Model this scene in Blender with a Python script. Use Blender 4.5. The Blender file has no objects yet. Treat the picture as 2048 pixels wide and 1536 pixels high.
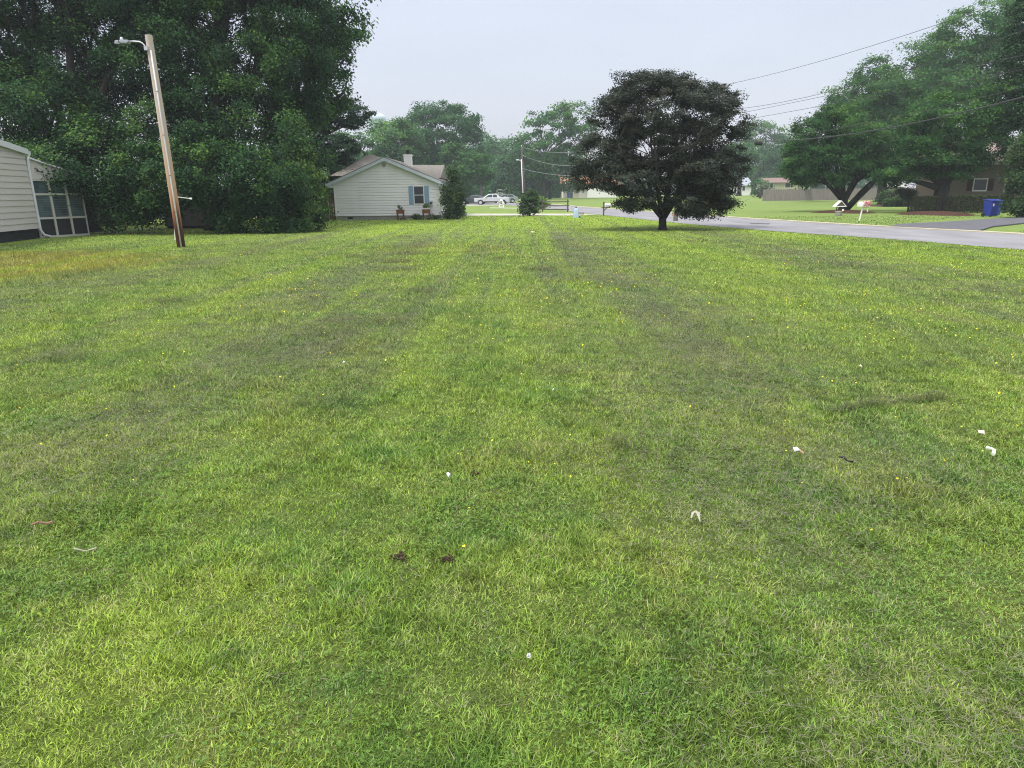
import bpy, math, random
import numpy as np
R = math.radians
random.seed(7); rng = np.random.default_rng(7)
sc = bpy.context.scene
C = sc.collection

# ------------------------------------------------------------------ camera
F = 1361.; H = 1.65
PIT = math.atan((768-387)/F); TH = math.atan(.0105)
cp, sp = math.cos(PIT), math.sin(PIT); ct, st = math.cos(TH), math.sin(TH)
from mathutils import Matrix, Vector
Xv = Vector((1, 0, 0)); Up = Vector((0, sp, cp)); Fw = Vector((0, cp, -sp))
rgt = Xv*ct-Up*st; upc = Xv*st+Up*ct
cam = bpy.data.cameras.new('camera'); co = bpy.data.objects.new('camera', cam); C.objects.link(co)
m = Matrix.Identity(4)
for i in range(3):
    m[i][0] = rgt[i]; m[i][1] = upc[i]; m[i][2] = -Fw[i]
m[0][3], m[1][3], m[2][3] = 0, 0, H
co.matrix_world = m
cam.sensor_width = 36; cam.lens = F*36/2048; cam.clip_end = 2000; cam.clip_start = .05
sc.camera = co

# ------------------------------------------------------------------ sky, sun, exposure
SUN_EL, SUN_AZ = R(60), R(228)
w = bpy.data.worlds.new('World'); sc.world = w; w.use_nodes = True
nt = w.node_tree; nt.nodes.clear()
out = nt.nodes.new('ShaderNodeOutputWorld'); add = nt.nodes.new('ShaderNodeAddShader')
b1 = nt.nodes.new('ShaderNodeBackground'); b2 = nt.nodes.new('ShaderNodeBackground')
sky = nt.nodes.new('ShaderNodeTexSky'); sky.sky_type = 'NISHITA'; sky.sun_disc = False
sky.sun_elevation = SUN_EL; sky.sun_rotation = SUN_AZ; sky.dust_density = 6; sky.air_density = 1
nt.links.new(sky.outputs[0], b1.inputs[0]); b1.inputs[1].default_value = .05
# cloud deck: an overcast sky is about three times as bright overhead as at the horizon
tc = nt.nodes.new('ShaderNodeTexCoord'); sx = nt.nodes.new('ShaderNodeSeparateXYZ')
nt.links.new(tc.outputs['Generated'], sx.inputs[0])
mr = nt.nodes.new('ShaderNodeMapRange'); mr.inputs['From Min'].default_value = 0; mr.inputs['From Max'].default_value = 1
nt.links.new(sx.outputs[2], mr.inputs[0])
cr = nt.nodes.new('ShaderNodeValToRGB'); nt.links.new(mr.outputs[0], cr.inputs[0])
e = cr.color_ramp.elements
e[0].position = 0; e[0].color = (.70, .69, .76, 1)
e[1].position = .16; e[1].color = (.66, .70, .80, 1)
for p_, c_ in ((.34, (.68, .72, .83)), (.55, (1.4, 1.42, 1.48)), (1., (2.45, 2.42, 2.4))):
    x = e.new(p_); x.color = (*c_, 1)
ns = nt.nodes.new('ShaderNodeTexNoise'); ns.inputs['Scale'].default_value = 2.2; ns.inputs['Detail'].default_value = 3
mp = nt.nodes.new('ShaderNodeMapping'); mp.inputs['Scale'].default_value = (1, 1, 3)
nt.links.new(tc.outputs['Generated'], mp.inputs[0]); nt.links.new(mp.outputs[0], ns.inputs[0])
m2 = nt.nodes.new('ShaderNodeMapRange'); m2.inputs['From Min'].default_value = .3; m2.inputs['From Max'].default_value = .7
m2.inputs['To Min'].default_value = .93; m2.inputs['To Max'].default_value = 1.05
nt.links.new(ns.outputs[0], m2.inputs[0])
vm = nt.nodes.new('ShaderNodeVectorMath'); vm.operation = 'SCALE'
nt.links.new(cr.outputs[0], vm.inputs[0]); nt.links.new(m2.outputs[0], vm.inputs[3])
nt.links.new(vm.outputs[0], b2.inputs[0]); b2.inputs[1].default_value = .95
nt.links.new(b1.outputs[0], add.inputs[0]); nt.links.new(b2.outputs[0], add.inputs[1]); nt.links.new(add.outputs[0], out.inputs[0])
sl = bpy.data.lights.new('sun', 'SUN'); sl.energy = 2.8; sl.angle = R(11); sl.color = (1, .96, .9)
so = bpy.data.objects.new('sun', sl); C.objects.link(so)
sd = Vector((math.sin(SUN_AZ)*math.cos(SUN_EL), math.cos(SUN_AZ)*math.cos(SUN_EL), math.sin(SUN_EL)))
so.rotation_euler = sd.to_track_quat('Z', 'Y').to_euler()
vs = sc.view_settings; vs.view_transform = 'Standard'; vs.look = 'None'; vs.gamma = 1; vs.exposure = 0.0; vs.use_curve_mapping = False
sc.cycles.use_denoising = True; sc.cycles.denoising_prefilter = 'NONE'; sc.cycles.filter_width = 1.1; sc.cycles.max_bounces = 6; sc.cycles.diffuse_bounces = 3; sc.cycles.transmission_bounces = 3
sc.cycles.volume_bounces = 0; sc.cycles.transparent_max_bounces = 4; sc.cycles.use_adaptive_sampling = True; sc.cycles.adaptive_threshold = .015

# ------------------------------------------------------------------ measuring helpers
def ray(px, py):
    u = (px-1024)/F; v = (768-py)/F
    a = u*ct+v*st; b = -u*st+v*ct
    return a, cp+b*sp, -sp+b*cp
def ht(x, y):
    t = np.clip((y-110)/60, 0, 1); return .5*t*t*(3-2*t)
def G(px, py):
    a, b, c = ray(px, py); z = 0
    for _ in range(6):
        t = (z-H)/c; z = float(ht(a*t, b*t))
    return a*t, b*t, z
def P(px, py, Y):
    a, b, c = ray(px, py); t = Y/b
    return a*t, Y, H+c*t
def mpp(Y): return Y/1.03/F      # metres per photo pixel at depth Y

# ------------------------------------------------------------------ object helpers
OFF = {}
def tag(o, label=None, cat=None, group=None, kind=None):
    if label: o['label'] = label
    if cat: o['category'] = cat
    if group: o['group'] = group
    if kind: o['kind'] = kind
    return o
def thing(name, label, cat, loc=(0, 0, 0), rz=0, group=None):
    o = bpy.data.objects.new(name, None); C.objects.link(o); o.empty_display_size = .2
    o.location = loc; o.rotation_euler = (0, 0, rz); OFF[o.name] = tuple(loc)
    return tag(o, label, cat, group)
def link(name, me, mat, parent=None, local=False, loc=None):
    o = bpy.data.objects.new(name, me); C.objects.link(o)
    if mat is not None: me.materials.append(mat)
    if parent is not None:
        off = OFF[parent.name]
        if not local: me.transform(Matrix.Translation((-off[0], -off[1], -off[2])))
        o.parent = parent; OFF[o.name] = off
    elif loc is not None:
        me.transform(Matrix.Translation((-loc[0], -loc[1], -loc[2]))); o.location = loc; OFF[o.name] = tuple(loc)
    else: OFF[o.name] = (0, 0, 0)
    return o
class MB:
    def __init__(s): s.v = []; s.f = []
    def add(s, vs, fs):
        n = len(s.v); s.v += [tuple(map(float, p)) for p in vs]; s.f += [tuple(i+n for i in f) for f in fs]; return s
    def box(s, x0, x1, y0, y1, z0, z1):
        return s.add([(x0,y0,z0),(x1,y0,z0),(x1,y1,z0),(x0,y1,z0),(x0,y0,z1),(x1,y0,z1),(x1,y1,z1),(x0,y1,z1)],
                     [(0,3,2,1),(4,5,6,7),(0,1,5,4),(1,2,6,5),(2,3,7,6),(3,0,4,7)])
    def cbox(s, c, d, rz=0, taper=1):
        x, y, z = c; a, b, h = d[0]/2, d[1]/2, d[2]; k = math.cos(rz); q = math.sin(rz); vs = []
        for zz, t in ((0, 1), (h, taper)):
            for sx_, sy_ in ((-1,-1),(1,-1),(1,1),(-1,1)):
                p, r_ = sx_*a*t, sy_*b*t; vs.append((x+p*k-r_*q, y+p*q+r_*k, z+zz))
        return s.add(vs, [(0,3,2,1),(4,5,6,7),(0,1,5,4),(1,2,6,5),(2,3,7,6),(3,0,4,7)])
    def prism(s, pts, d):
        n = len(pts); d = np.array(d, float)
        v = [tuple(p) for p in pts]+[tuple(np.array(p)+d) for p in pts]
        return s.add(v, [tuple(range(n))[::-1], tuple(range(n, 2*n))]+[(i, (i+1) % n, n+(i+1) % n, n+i) for i in range(n)])
    def tube(s, pts, rad, k=8, cap=True):
        pts = [Vector(p) for p in pts]; n = len(pts)
        if not hasattr(rad, '__len__'): rad = [rad]*n
        vs = []; ref = None
        for i, p in enumerate(pts):
            t = (pts[min(i+1, n-1)]-pts[max(i-1, 0)]).normalized()
            if ref is None:
                ref = t.orthogonal().normalized()
            a = (ref-t*ref.dot(t)).normalized(); ref = a; b = t.cross(a)
            for j in range(k):
                th = 2*math.pi*j/k; vs.append(tuple(p+(a*math.cos(th)+b*math.sin(th))*rad[i]))
        fs = [(i*k+j, i*k+(j+1) % k, (i+1)*k+(j+1) % k, (i+1)*k+j) for i in range(n-1) for j in range(k)]
        if cap: fs += [tuple(range(k))[::-1], tuple((n-1)*k+j for j in range(k))]
        return s.add(vs, fs)
    def lathe(s, prof, c=(0, 0, 0), k=16):
        vs = []; n = len(prof)
        for r_, z in prof:
            for j in range(k):
                th = 2*math.pi*j/k; vs.append((c[0]+r_*math.cos(th), c[1]+r_*math.sin(th), c[2]+z))
        fs = [(i*k+j, i*k+(j+1) % k, (i+1)*k+(j+1) % k, (i+1)*k+j) for i in range(n-1) for j in range(k)]
        fs += [tuple(range(k))[::-1], tuple((n-1)*k+j for j in range(k))]
        return s.add(vs, fs)
    def mesh(s, name, smooth=False):
        me = bpy.data.meshes.new(name); me.from_pydata(s.v, [], s.f); me.update()
        if smooth: me.polygons.foreach_set('use_smooth', [True]*len(me.polygons))
        return me
    def build(s, name, mat, parent=None, smooth=False, local=False, loc=None, bevel=0):
        o = link(name, s.mesh(name, smooth), mat, parent, local, loc)
        if bevel:
            b = o.modifiers.new('bevel', 'BEVEL'); b.width = bevel; b.segments = 2; b.limit_method = 'ANGLE'
        return o
def fast_mesh(name, V, Fc, attr=None):
    """V (n,3), Fc = list of (m,k) index arrays"""
    me = bpy.data.meshes.new(name); me.vertices.add(len(V)); me.vertices.foreach_set('co', np.ascontiguousarray(V, np.float32).ravel())
    tot = sum(f.size for f in Fc); npoly = sum(len(f) for f in Fc)
    me.loops.add(tot); me.polygons.add(npoly)
    me.loops.foreach_set('vertex_index', np.concatenate([f.ravel() for f in Fc]).astype(np.int32))
    ls = []; o = 0
    for f in Fc:
        k = f.shape[1]; ls.append(o+np.arange(len(f))*k); o += f.size
    me.polygons.foreach_set('loop_start', np.concatenate(ls).astype(np.int32))
    if attr is not None:
        for nm, a in attr.items():
            at = me.attributes.new(nm, 'FLOAT', 'POINT'); at.data.foreach_set('value', a.astype(np.float32))
    me.update(calc_edges=True)
    return me

# ------------------------------------------------------------------ materials
MC = {}
def mat(name, col, rough=.7, spec=.3, metal=0, noise=0, nscale=8, bump=0, bscale=30, col2=None, stretch=(1, 1, 1), trans=0, coat=0):
    if name in MC: return MC[name]
    m_ = bpy.data.materials.new(name); m_.use_nodes = True; t = m_.node_tree; n = t.nodes; L = t.links
    b = n['Principled BSDF']; b.inputs['Roughness'].default_value = rough; b.inputs['Metallic'].default_value = metal
    b.inputs['Specular IOR Level'].default_value = spec; b.inputs['Coat Weight'].default_value = coat
    b.inputs['Base Color'].default_value = (*col, 1)
    if noise or bump:
        g = n.new('ShaderNodeTexCoord'); mpn = n.new('ShaderNodeMapping'); mpn.inputs['Scale'].default_value = stretch
        L.new(g.outputs['Object'], mpn.inputs[0])
    if noise:
        x = n.new('ShaderNodeTexNoise'); x.inputs['Scale'].default_value = nscale; x.inputs['Detail'].default_value = 5; L.new(mpn.outputs[0], x.inputs[0])
        r_ = n.new('ShaderNodeMapRange'); r_.inputs['From Min'].default_value = .3; r_.inputs['From Max'].default_value = .7; L.new(x.outputs[0], r_.inputs[0])
        mx = n.new('ShaderNodeMix'); mx.data_type = 'RGBA'; L.new(r_.outputs[0], mx.inputs[0])
        c2 = col2 or tuple(c*(1-noise) for c in col)
        mx.inputs[6].default_value = (*col, 1); mx.inputs[7].default_value = (*c2, 1); L.new(mx.outputs[2], b.inputs['Base Color'])
    if bump:
        x = n.new('ShaderNodeTexNoise'); x.inputs['Scale'].default_value = bscale; L.new(mpn.outputs[0], x.inputs[0])
        bp = n.new('ShaderNodeBump'); bp.inputs['Strength'].default_value = bump; bp.inputs['Distance'].default_value = .03; L.new(x.outputs[0], bp.inputs['Height']); L.new(bp.outputs[0], b.inputs['Normal'])
    MC[name] = m_; return m_
def leafmat(name, cols, trans=.3, rough=.5):
    """foliage: colour picked per leaf and per spray of leaves"""
    m_ = bpy.data.materials.new(name); m_.use_nodes = True; t = m_.node_tree; n = t.nodes; L = t.links
    b = n['Principled BSDF']; b.inputs['Roughness'].default_value = .6; b.inputs['Specular IOR Level'].default_value = .13
    a = n.new('ShaderNodeAttribute'); a.attribute_name = 'rnd'
    r_ = n.new('ShaderNodeValToRGB'); L.new(a.outputs['Fac'], r_.inputs[0]); e_ = r_.color_ramp.elements
    for i, c in enumerate(cols):
        p_ = i/(len(cols)-1)
        if i == 0: q = e_[0]; q.position = 0
        elif i == len(cols)-1: q = e_[1] if len(cols) == 2 else e_[-1]; q.position = 1
        else: q = e_.new(p_)
        q.color = (*c, 1)
    L.new(r_.outputs[0], b.inputs['Base Color'])
    tr = n.new('ShaderNodeBsdfTranslucent'); L.new(r_.outputs[0], tr.inputs[0])
    mx = n.new('ShaderNodeMixShader'); mx.inputs[0].default_value = trans
    L.new(b.outputs[0], mx.inputs[1]); L.new(tr.outputs[0], mx.inputs[2]); L.new(mx.outputs[0], n['Material Output'].inputs[0])
    return m_
def math_(n, L, op, a, b=None, c=None, clamp=False):
    x = n.new('ShaderNodeMath'); x.operation = op; x.use_clamp = clamp
    for i, q in enumerate((a, b, c)):
        if q is None: continue
        if isinstance(q, (int, float)): x.inputs[i].default_value = q
        else: L.new(q, x.inputs[i])
    return x.outputs[0]
def lawn_colour(t):
    n, L = t.nodes, t.links
    g = n.new('ShaderNodeNewGeometry'); s = n.new('ShaderNodeSeparateXYZ'); L.new(g.outputs['Position'], s.inputs[0]); X, Y = s.outputs[0], s.outputs[1]
    def noise(sc_, sxy=(1, 1), det=4, off=0, rough=.55):
        mp_ = n.new('ShaderNodeMapping'); mp_.inputs['Scale'].default_value = (sxy[0], sxy[1], 0); mp_.inputs['Location'].default_value = (off, off*1.7, 0)
        L.new(g.outputs['Position'], mp_.inputs[0]); x = n.new('ShaderNodeTexNoise'); x.inputs['Scale'].default_value = sc_; x.inputs['Detail'].default_value = det; x.inputs['Roughness'].default_value = rough
        L.new(mp_.outputs[0], x.inputs[0]); return x.outputs[0]
    def ss(v, a, b):
        x = n.new('ShaderNodeMapRange'); x.interpolation_type = 'SMOOTHSTEP'; x.inputs['From Min'].default_value = a; x.inputs['From Max'].default_value = b; L.new(v, x.inputs[0]); return x.outputs[0]
    def mix(f, a, b):
        x = n.new('ShaderNodeMix'); x.data_type = 'RGBA'
        if isinstance(f, (int, float)): x.inputs[0].default_value = f
        else: L.new(f, x.inputs[0])
        for i, q in ((6, a), (7, b)):
            if isinstance(q, tuple): x.inputs[i].default_value = (*q, 1)
            else: L.new(q, x.inputs[i])
        return x.outputs[2]
    nA = noise(.55, (1, .3), 7, 0, .68); nB = noise(1.3, (1, .4), 7, 13, .7); nC = noise(5, (1, 1), 5, 31, .7); nD = noise(.5, (1, .25), 3, 57); nE = noise(26, (1, 1), 4, 5, .75); nF = noise(2.2, (.6, 1.3), 6, 77, .75)
    col = mix(ss(nA, .36, .66), LG['green'], LG['lime'])
    col = mix(math_(n, L, 'MULTIPLY', ss(nB, .48, .7), .75), col, LG['yellow'])
    col = mix(math_(n, L, 'MULTIPLY', ss(nC, .5, .75), .55), col, LG['deep'])
    # mown swaths: rows of dried clippings that run away from the camera
    wx = math_(n, L, 'ADD', X, math_(n, L, 'MULTIPLY', math_(n, L, 'SUBTRACT', nD, .5), 3.4))
    wn = math_(n, L, 'DIVIDE', math_(n, L, 'ADD', wx, 14), 28, clamp=True)
    def ramp(pts):
        r_ = n.new('ShaderNodeValToRGB'); r_.color_ramp.interpolation = 'B_SPLINE'; e_ = r_.color_ramp.elements
        for i, (x_, v_) in enumerate(pts):
            p_ = (x_+14)/28
            if i < 2: q = e_[i]; q.position = p_
            else: q = e_.new(p_)
            q.color = (v_, v_, v_, 1)
        L.new(wn, r_.inputs[0]); return r_.outputs[0]
    swath = ramp([(-14, .3), (-10.6, .15), (-8.3, 1), (-6.4, .15), (-4.6, .2), (-3, 1), (-1.4, .35), (0.2, .15), (1.8, 1), (3.6, .35), (5.3, .1), (7.6, .95), (9, .5), (10, 0), (14, 0)])
    lime = ramp([(-14, 0), (-9.5, .1), (-6, .75), (-4.4, .3), (-1.5, .1), (0, .5), (3.4, .3), (5, 1), (6.2, .4), (9, .6), (10.5, 1), (14, .6)])
    near = ss(Y, 2.5, 8)
    col = mix(math_(n, L, 'MULTIPLY', math_(n, L, 'MULTIPLY', lime, .55), near), col, LG['lime'])
    fade = math_(n, L, 'SUBTRACT', 1, ss(Y, 30, 42))
    cl = math_(n, L, 'MULTIPLY', math_(n, L, 'MULTIPLY', swath, ss(nF, .32, .6)), math_(n, L, 'MULTIPLY', math_(n, L, 'MULTIPLY_ADD', near, .75, .25), fade))
    col = mix(math_(n, L, 'MULTIPLY', cl, .95), col, LG['clip'])
    col = mix(math_(n, L, 'MULTIPLY', math_(n, L, 'MULTIPLY', cl, ss(noise(3.2, (.5, 1.6), 5, 91, .7), .6, .68)), .75), col, LG['thatch'])
    # uncut yellowed patch near the house on the left
    dx = math_(n, L, 'DIVIDE', math_(n, L, 'ADD', X, 14.6), 6.1); dy = math_(n, L, 'DIVIDE', math_(n, L, 'SUBTRACT', Y, 17.4), 5.4)
    d = math_(n, L, 'SQRT', math_(n, L, 'ADD', math_(n, L, 'MULTIPLY', dx, dx), math_(n, L, 'MULTIPLY', dy, dy)))
    d = math_(n, L, 'ADD', d, math_(n, L, 'MULTIPLY', math_(n, L, 'SUBTRACT', nB, .5), 1.3))
    gm = math_(n, L, 'SUBTRACT', 1, ss(d, .6, 1.15))
    col = mix(math_(n, L, 'MULTIPLY', gm, .75), col, mix(ss(nF, .35, .65), LG['gold'], LG['orange']))
    # dry warm spots in the middle
    dx = math_(n, L, 'DIVIDE', math_(n, L, 'ADD', X, 2.0), 3.0); dy = math_(n, L, 'DIVIDE', math_(n, L, 'SUBTRACT', Y, 21), 5)
    d = math_(n, L, 'SQRT', math_(n, L, 'ADD', math_(n, L, 'MULTIPLY', dx, dx), math_(n, L, 'MULTIPLY', dy, dy)))
    dm = math_(n, L, 'MULTIPLY', math_(n, L, 'SUBTRACT', 1, ss(d, .4, 1)), ss(nB, .42, .6))
    col = mix(math_(n, L, 'MULTIPLY', dm, .3), col, LG['orange'])
    # cross-mown bright bands further off
    band = math_(n, L, 'MULTIPLY', ss(noise(.8, (.12, .55), 2, 44), .42, .58), ss(Y, 26, 36))
    col = mix(math_(n, L, 'MULTIPLY', band, .6), col, LG['lime'])
    stk = noise(1.5, (1, .035), 3, 19, .6); col = mix(math_(n, L, 'MULTIPLY', ss(stk, .5, .62), math_(n, L, 'MULTIPLY', near, .6)), col, LG['lime']); col = mix(math_(n, L, 'MULTIPLY', math_(n, L, 'SUBTRACT', 1, ss(stk, .36, .47)), math_(n, L, 'MULTIPLY', near, .4)), col, LG['clip'])
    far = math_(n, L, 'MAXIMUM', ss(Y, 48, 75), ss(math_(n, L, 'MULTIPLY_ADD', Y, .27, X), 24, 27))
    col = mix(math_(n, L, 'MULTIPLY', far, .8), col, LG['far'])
    v = n.new('ShaderNodeVectorMath'); v.operation = 'SCALE'; L.new(col, v.inputs[0])
    L.new(math_(n, L, 'MULTIPLY', math_(n, L, 'MULTIPLY_ADD', nE, .9, .55), math_(n, L, 'MULTIPLY_ADD', noise(1.1, (.5, 1.6), 8, 23, .8), .9, .55)), v.inputs[3])
    return v.outputs[0]
LG = dict(green=(.118, .208, .03), lime=(.215, .305, .036), yellow=(.225, .255, .05), deep=(.05, .12, .026), clip=(.12, .13, .082), thatch=(.085, .08, .05), gold=(.30, .28, .035), orange=(.29, .22, .045), far=(.165, .235, .07))

def ground_mat():
    m_ = bpy.data.materials.new('lawn'); m_.use_nodes = True; t = m_.node_tree; b = t.nodes['Principled BSDF']
    c0 = lawn_colour(t); n, L = t.nodes, t.links
    g0 = n.new('ShaderNodeNewGeometry'); s0_ = n.new('ShaderNodeSeparateXYZ'); L.new(g0.outputs['Position'], s0_.inputs[0]); mr_ = n.new('ShaderNodeMapRange'); mr_.inputs['From Min'].default_value = 3; mr_.inputs['From Max'].default_value = 30; mr_.inputs['To Min'].default_value = .75; mr_.inputs['To Max'].default_value = .1; L.new(s0_.outputs[1], mr_.inputs[0])  # near ground goes darker: soil and thatch, plus blade self-shadow in the colour
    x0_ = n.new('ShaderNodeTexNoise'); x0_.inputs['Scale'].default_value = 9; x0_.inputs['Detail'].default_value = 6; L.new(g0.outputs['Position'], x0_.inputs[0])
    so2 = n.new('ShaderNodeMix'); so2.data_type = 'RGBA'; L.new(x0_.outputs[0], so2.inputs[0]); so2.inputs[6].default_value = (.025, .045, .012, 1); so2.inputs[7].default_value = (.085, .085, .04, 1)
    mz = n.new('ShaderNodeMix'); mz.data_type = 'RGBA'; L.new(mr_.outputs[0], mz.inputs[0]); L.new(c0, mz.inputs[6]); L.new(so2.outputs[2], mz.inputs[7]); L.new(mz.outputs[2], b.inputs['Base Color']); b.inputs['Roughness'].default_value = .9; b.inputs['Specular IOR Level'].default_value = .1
    x = t.nodes.new('ShaderNodeTexNoise'); x.inputs['Scale'].default_value = 14; x.inputs['Detail'].default_value = 6; g = t.nodes.new('ShaderNodeNewGeometry'); t.links.new(g.outputs['Position'], x.inputs[0])
    bp = t.nodes.new('ShaderNodeBump'); bp.inputs['Strength'].default_value = .8; bp.inputs['Distance'].default_value = .06; t.links.new(x.outputs[0], bp.inputs['Height']); t.links.new(bp.outputs[0], b.inputs['Normal'])
    return m_
def blade_mat():
    m_ = bpy.data.materials.new('grass_blade'); m_.use_nodes = True; t = m_.node_tree; n, L = t.nodes, t.links; b = n['Principled BSDF']
    c = lawn_colour(t); a = n.new('ShaderNodeAttribute'); a.attribute_name = 'rnd'; h = n.new('ShaderNodeAttribute'); h.attribute_name = 'hue'
    def mix(f, a_, b_):
        x = n.new('ShaderNodeMix'); x.data_type = 'RGBA'; L.new(f, x.inputs[0]); L.new(a_, x.inputs[6])
        if isinstance(b_, tuple): x.inputs[7].default_value = (*b_, 1)
        else: L.new(b_, x.inputs[7])
        return x.outputs[2]
    def mr(v, a_, b_, c_=0, d_=1):
        x = n.new('ShaderNodeMapRange'); L.new(v, x.inputs[0]); x.inputs['From Min'].default_value = a_; x.inputs['From Max'].default_value = b_; x.inputs['To Min'].default_value = c_; x.inputs['To Max'].default_value = d_; return x.outputs[0]
    c = mix(mr(h.outputs['Fac'], .5, .05, 0, .55), c, (.055, .15, .045)); c = mix(mr(h.outputs['Fac'], .55, .95, 0, .5), c, (.24, .28, .07))
    v = n.new('ShaderNodeVectorMath'); v.operation = 'SCALE'; L.new(c, v.inputs[0]); L.new(math_(n, L, 'MULTIPLY_ADD', math_(n, L, 'POWER', a.outputs['Fac'], 2.0), 2.5, .58), v.inputs[3])
    st = mix(mr(a.outputs['Fac'], .85, .92, 0, .75), v.outputs[0], (.42, .37, .2)); L.new(st, b.inputs['Base Color']); b.inputs['Roughness'].default_value = .55; b.inputs['Specular IOR Level'].default_value = .2
    tr = n.new('ShaderNodeBsdfTranslucent'); L.new(st, tr.inputs[0]); ms = n.new('ShaderNodeMixShader'); ms.inputs[0].default_value = .25
    L.new(b.outputs[0], ms.inputs[1]); L.new(tr.outputs[0], ms.inputs[2]); L.new(ms.outputs[0], n['Material Output'].inputs[0])
    return m_
M_asph = mat('asphalt_pale', (.255, .255, .275), .9, .2, noise=.3, nscale=.9, bump=.3, bscale=60, stretch=(1, .4, 1))
M_asph2 = mat('asphalt_dark', (.125, .125, .145), .9, .2, noise=.3, nscale=3, bump=.4, bscale=50)
M_conc = mat('concrete', (.42, .41, .36), .9, .2, noise=.18, nscale=2)
M_kerb = mat('kerb_concrete', (.5, .46, .34), .9, .2, noise=.25, nscale=1.2)
M_mulch = mat('mulch', (.10, .052, .038), .95, .1, noise=.7, nscale=9, bump=1, bscale=18)
M_wside = mat('white_siding', (.82, .82, .84), .55, .3, noise=.06, nscale=1.5, stretch=(1, 1, .3))
M_beige = mat('beige_siding', (.52, .50, .485), .7, .2, noise=.1, nscale=1.2, stretch=(.5, .5, 3))
M_trim = mat('white_trim', (.62, .64, .68), .5, .3, noise=.05, nscale=3)
M_bluetrim = mat('pale_blue_fascia', (.52, .58, .66), .5, .3, noise=.06, nscale=3)
M_shut = mat('blue_shutter', (.22, .34, .48), .55, .3, noise=.08, nscale=6)
M_roof = mat('brown_shingle', (.225, .21, .192), .95, .1, noise=.3, nscale=7, bump=.5, bscale=25)
M_found = mat('grey_block', (.33, .32, .30), .9, .1, noise=.2, nscale=3, bump=.3, bscale=12)
M_dfound = mat('dark_foundation', (.028, .03, .036), .9, .2, noise=.3, nscale=2)
M_glass = mat('dark_glass', (.02, .025, .03), .08, .5)
M_glass2 = mat('milky_glass', (.10, .15, .17), .25, .5, noise=.8, nscale=1.6, col2=(.02, .03, .035))
M_blind = mat('slatted_pane', (.05, .06, .06), .2, .5, noise=.6, nscale=2)
M_panel = mat('dark_panel', (.022, .024, .028), .7, .2)
M_bark = mat('bark', (.045, .039, .035), .95, .1, noise=.5, nscale=6, bump=1, bscale=14, stretch=(1, 1, .25))
M_barkp = mat('pale_bark', (.2, .17, .15), .95, .1, noise=.4, nscale=4, bump=1, bscale=10, stretch=(1, 1, .25))
M_fence = mat('red_brown_boards', (.15, .075, .055), .9, .1, noise=.45, nscale=5, stretch=(3, 3, .4))
M_gfence = mat('grey_weathered_boards', (.27, .24, .23), .9, .1, noise=.3, nscale=3, stretch=(2, 2, .2))
M_rail = mat('weathered_rail', (.13, .115, .10), .9, .1, noise=.3, nscale=9)
M_metal = mat('galvanised_metal', (.5, .52, .56), .4, .4, metal=.5)
M_white = mat('white_paint', (.78, .78, .76), .4, .4)
M_black = mat('black_rubber', (.015, .015, .016), .7, .3)
M_wire = mat('wire_black', (.05, .05, .055), .6, .3)

# ------------------------------------------------------------------ ground, road, drives
gx = np.unique(np.concatenate([np.linspace(-300, -60, 25), np.linspace(-60, 80, 71), np.linspace(80, 300, 23)]))
gy = np.unique(np.concatenate([np.linspace(-45, 110, 60), np.linspace(110, 180, 50), np.linspace(180, 420, 25)]))
XX, YY = np.meshgrid(gx, gy); V = np.stack([XX, YY, ht(XX, YY)], -1).reshape(-1, 3)
nx, ny = len(gx), len(gy); ii, jj = np.meshgrid(np.arange(nx-1), np.arange(ny-1)); a = (jj*nx+ii).ravel()
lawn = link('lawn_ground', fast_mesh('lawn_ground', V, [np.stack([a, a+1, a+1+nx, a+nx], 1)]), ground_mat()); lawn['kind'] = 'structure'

near_e = [(19, -40), (17.2, 0), (16.2, 10), (14.16, 19.03), (12.9, 24.3), (10.06, 33.46), (7.3, 51), (4.3, 75.6), (2.2, 90), (-.2, 100.6), (-5.5, 110), (-14, 116), (-40, 119), (-90, 119)]
far_e = [(29, -40), (25.2, 0), (22.5, 12), (20.2, 20), (18.3, 27), (16.6, 33.3), (14, 46.7), (10.34, 72.7), (7.9, 89.7), (6.1, 108), (2, 121), (-6, 128), (-40, 131), (-90, 131)]
def resample(pts, n=80):
    p = np.array(pts, float)
    # smooth polyline by parameter
    t = np.arange(len(p)); q = np.linspace(0, len(p)-1, n); outp = []
    for x in q:
        i = int(min(max(math.floor(x), 0), len(p)-2)); u = x-i
        p0 = p[max(i-1, 0)]; p1 = p[i]; p2 = p[i+1]; p3 = p[min(i+2, len(p)-1)]
        outp.append(.5*((2*p1)+(-p0+p2)*u+(2*p0-5*p1+4*p2-p3)*u*u+(-p0+3*p1-3*p2+p3)*u**3))
    return np.array(outp)
NE, FE = resample(near_e), resample(far_e)
def strip(A, B, dz, name, m_, kind='structure'):
    n = len(A); v = []; f = []; K = 5
    for i in range(n):
        for k in range(K):
            x, y = A[i]*(1-k/(K-1))+B[i]*k/(K-1); v.append((x, y, float(ht(x, y))+dz))
    for i in range(n-1):
        for k in range(K-1): a = i*K+k; f.append((a, a+1, a+K+1, a+K))
    o = MB().add(v, f).build(name, m_); o['kind'] = kind; return o
strip(NE, FE, .012, 'road', M_asph)
nrm = np.gradient(FE, axis=0); nrm = np.stack([nrm[:, 1], -nrm[:, 0]], 1); nrm /= np.linalg.norm(nrm, axis=1)[:, None]
kb = MB()
for i in range(len(FE)-1):
    a0, b0 = FE[i], FE[i+1]; c0, d0 = b0+nrm[i+1]*.42, a0+nrm[i]*.42
    kb.prism([(p[0], p[1], float(ht(*p))-.05) for p in (a0, b0, c0, d0)][::-1], (0, 0, .1))
kb.build('kerb', M_kerb)['kind'] = 'structure'
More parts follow.
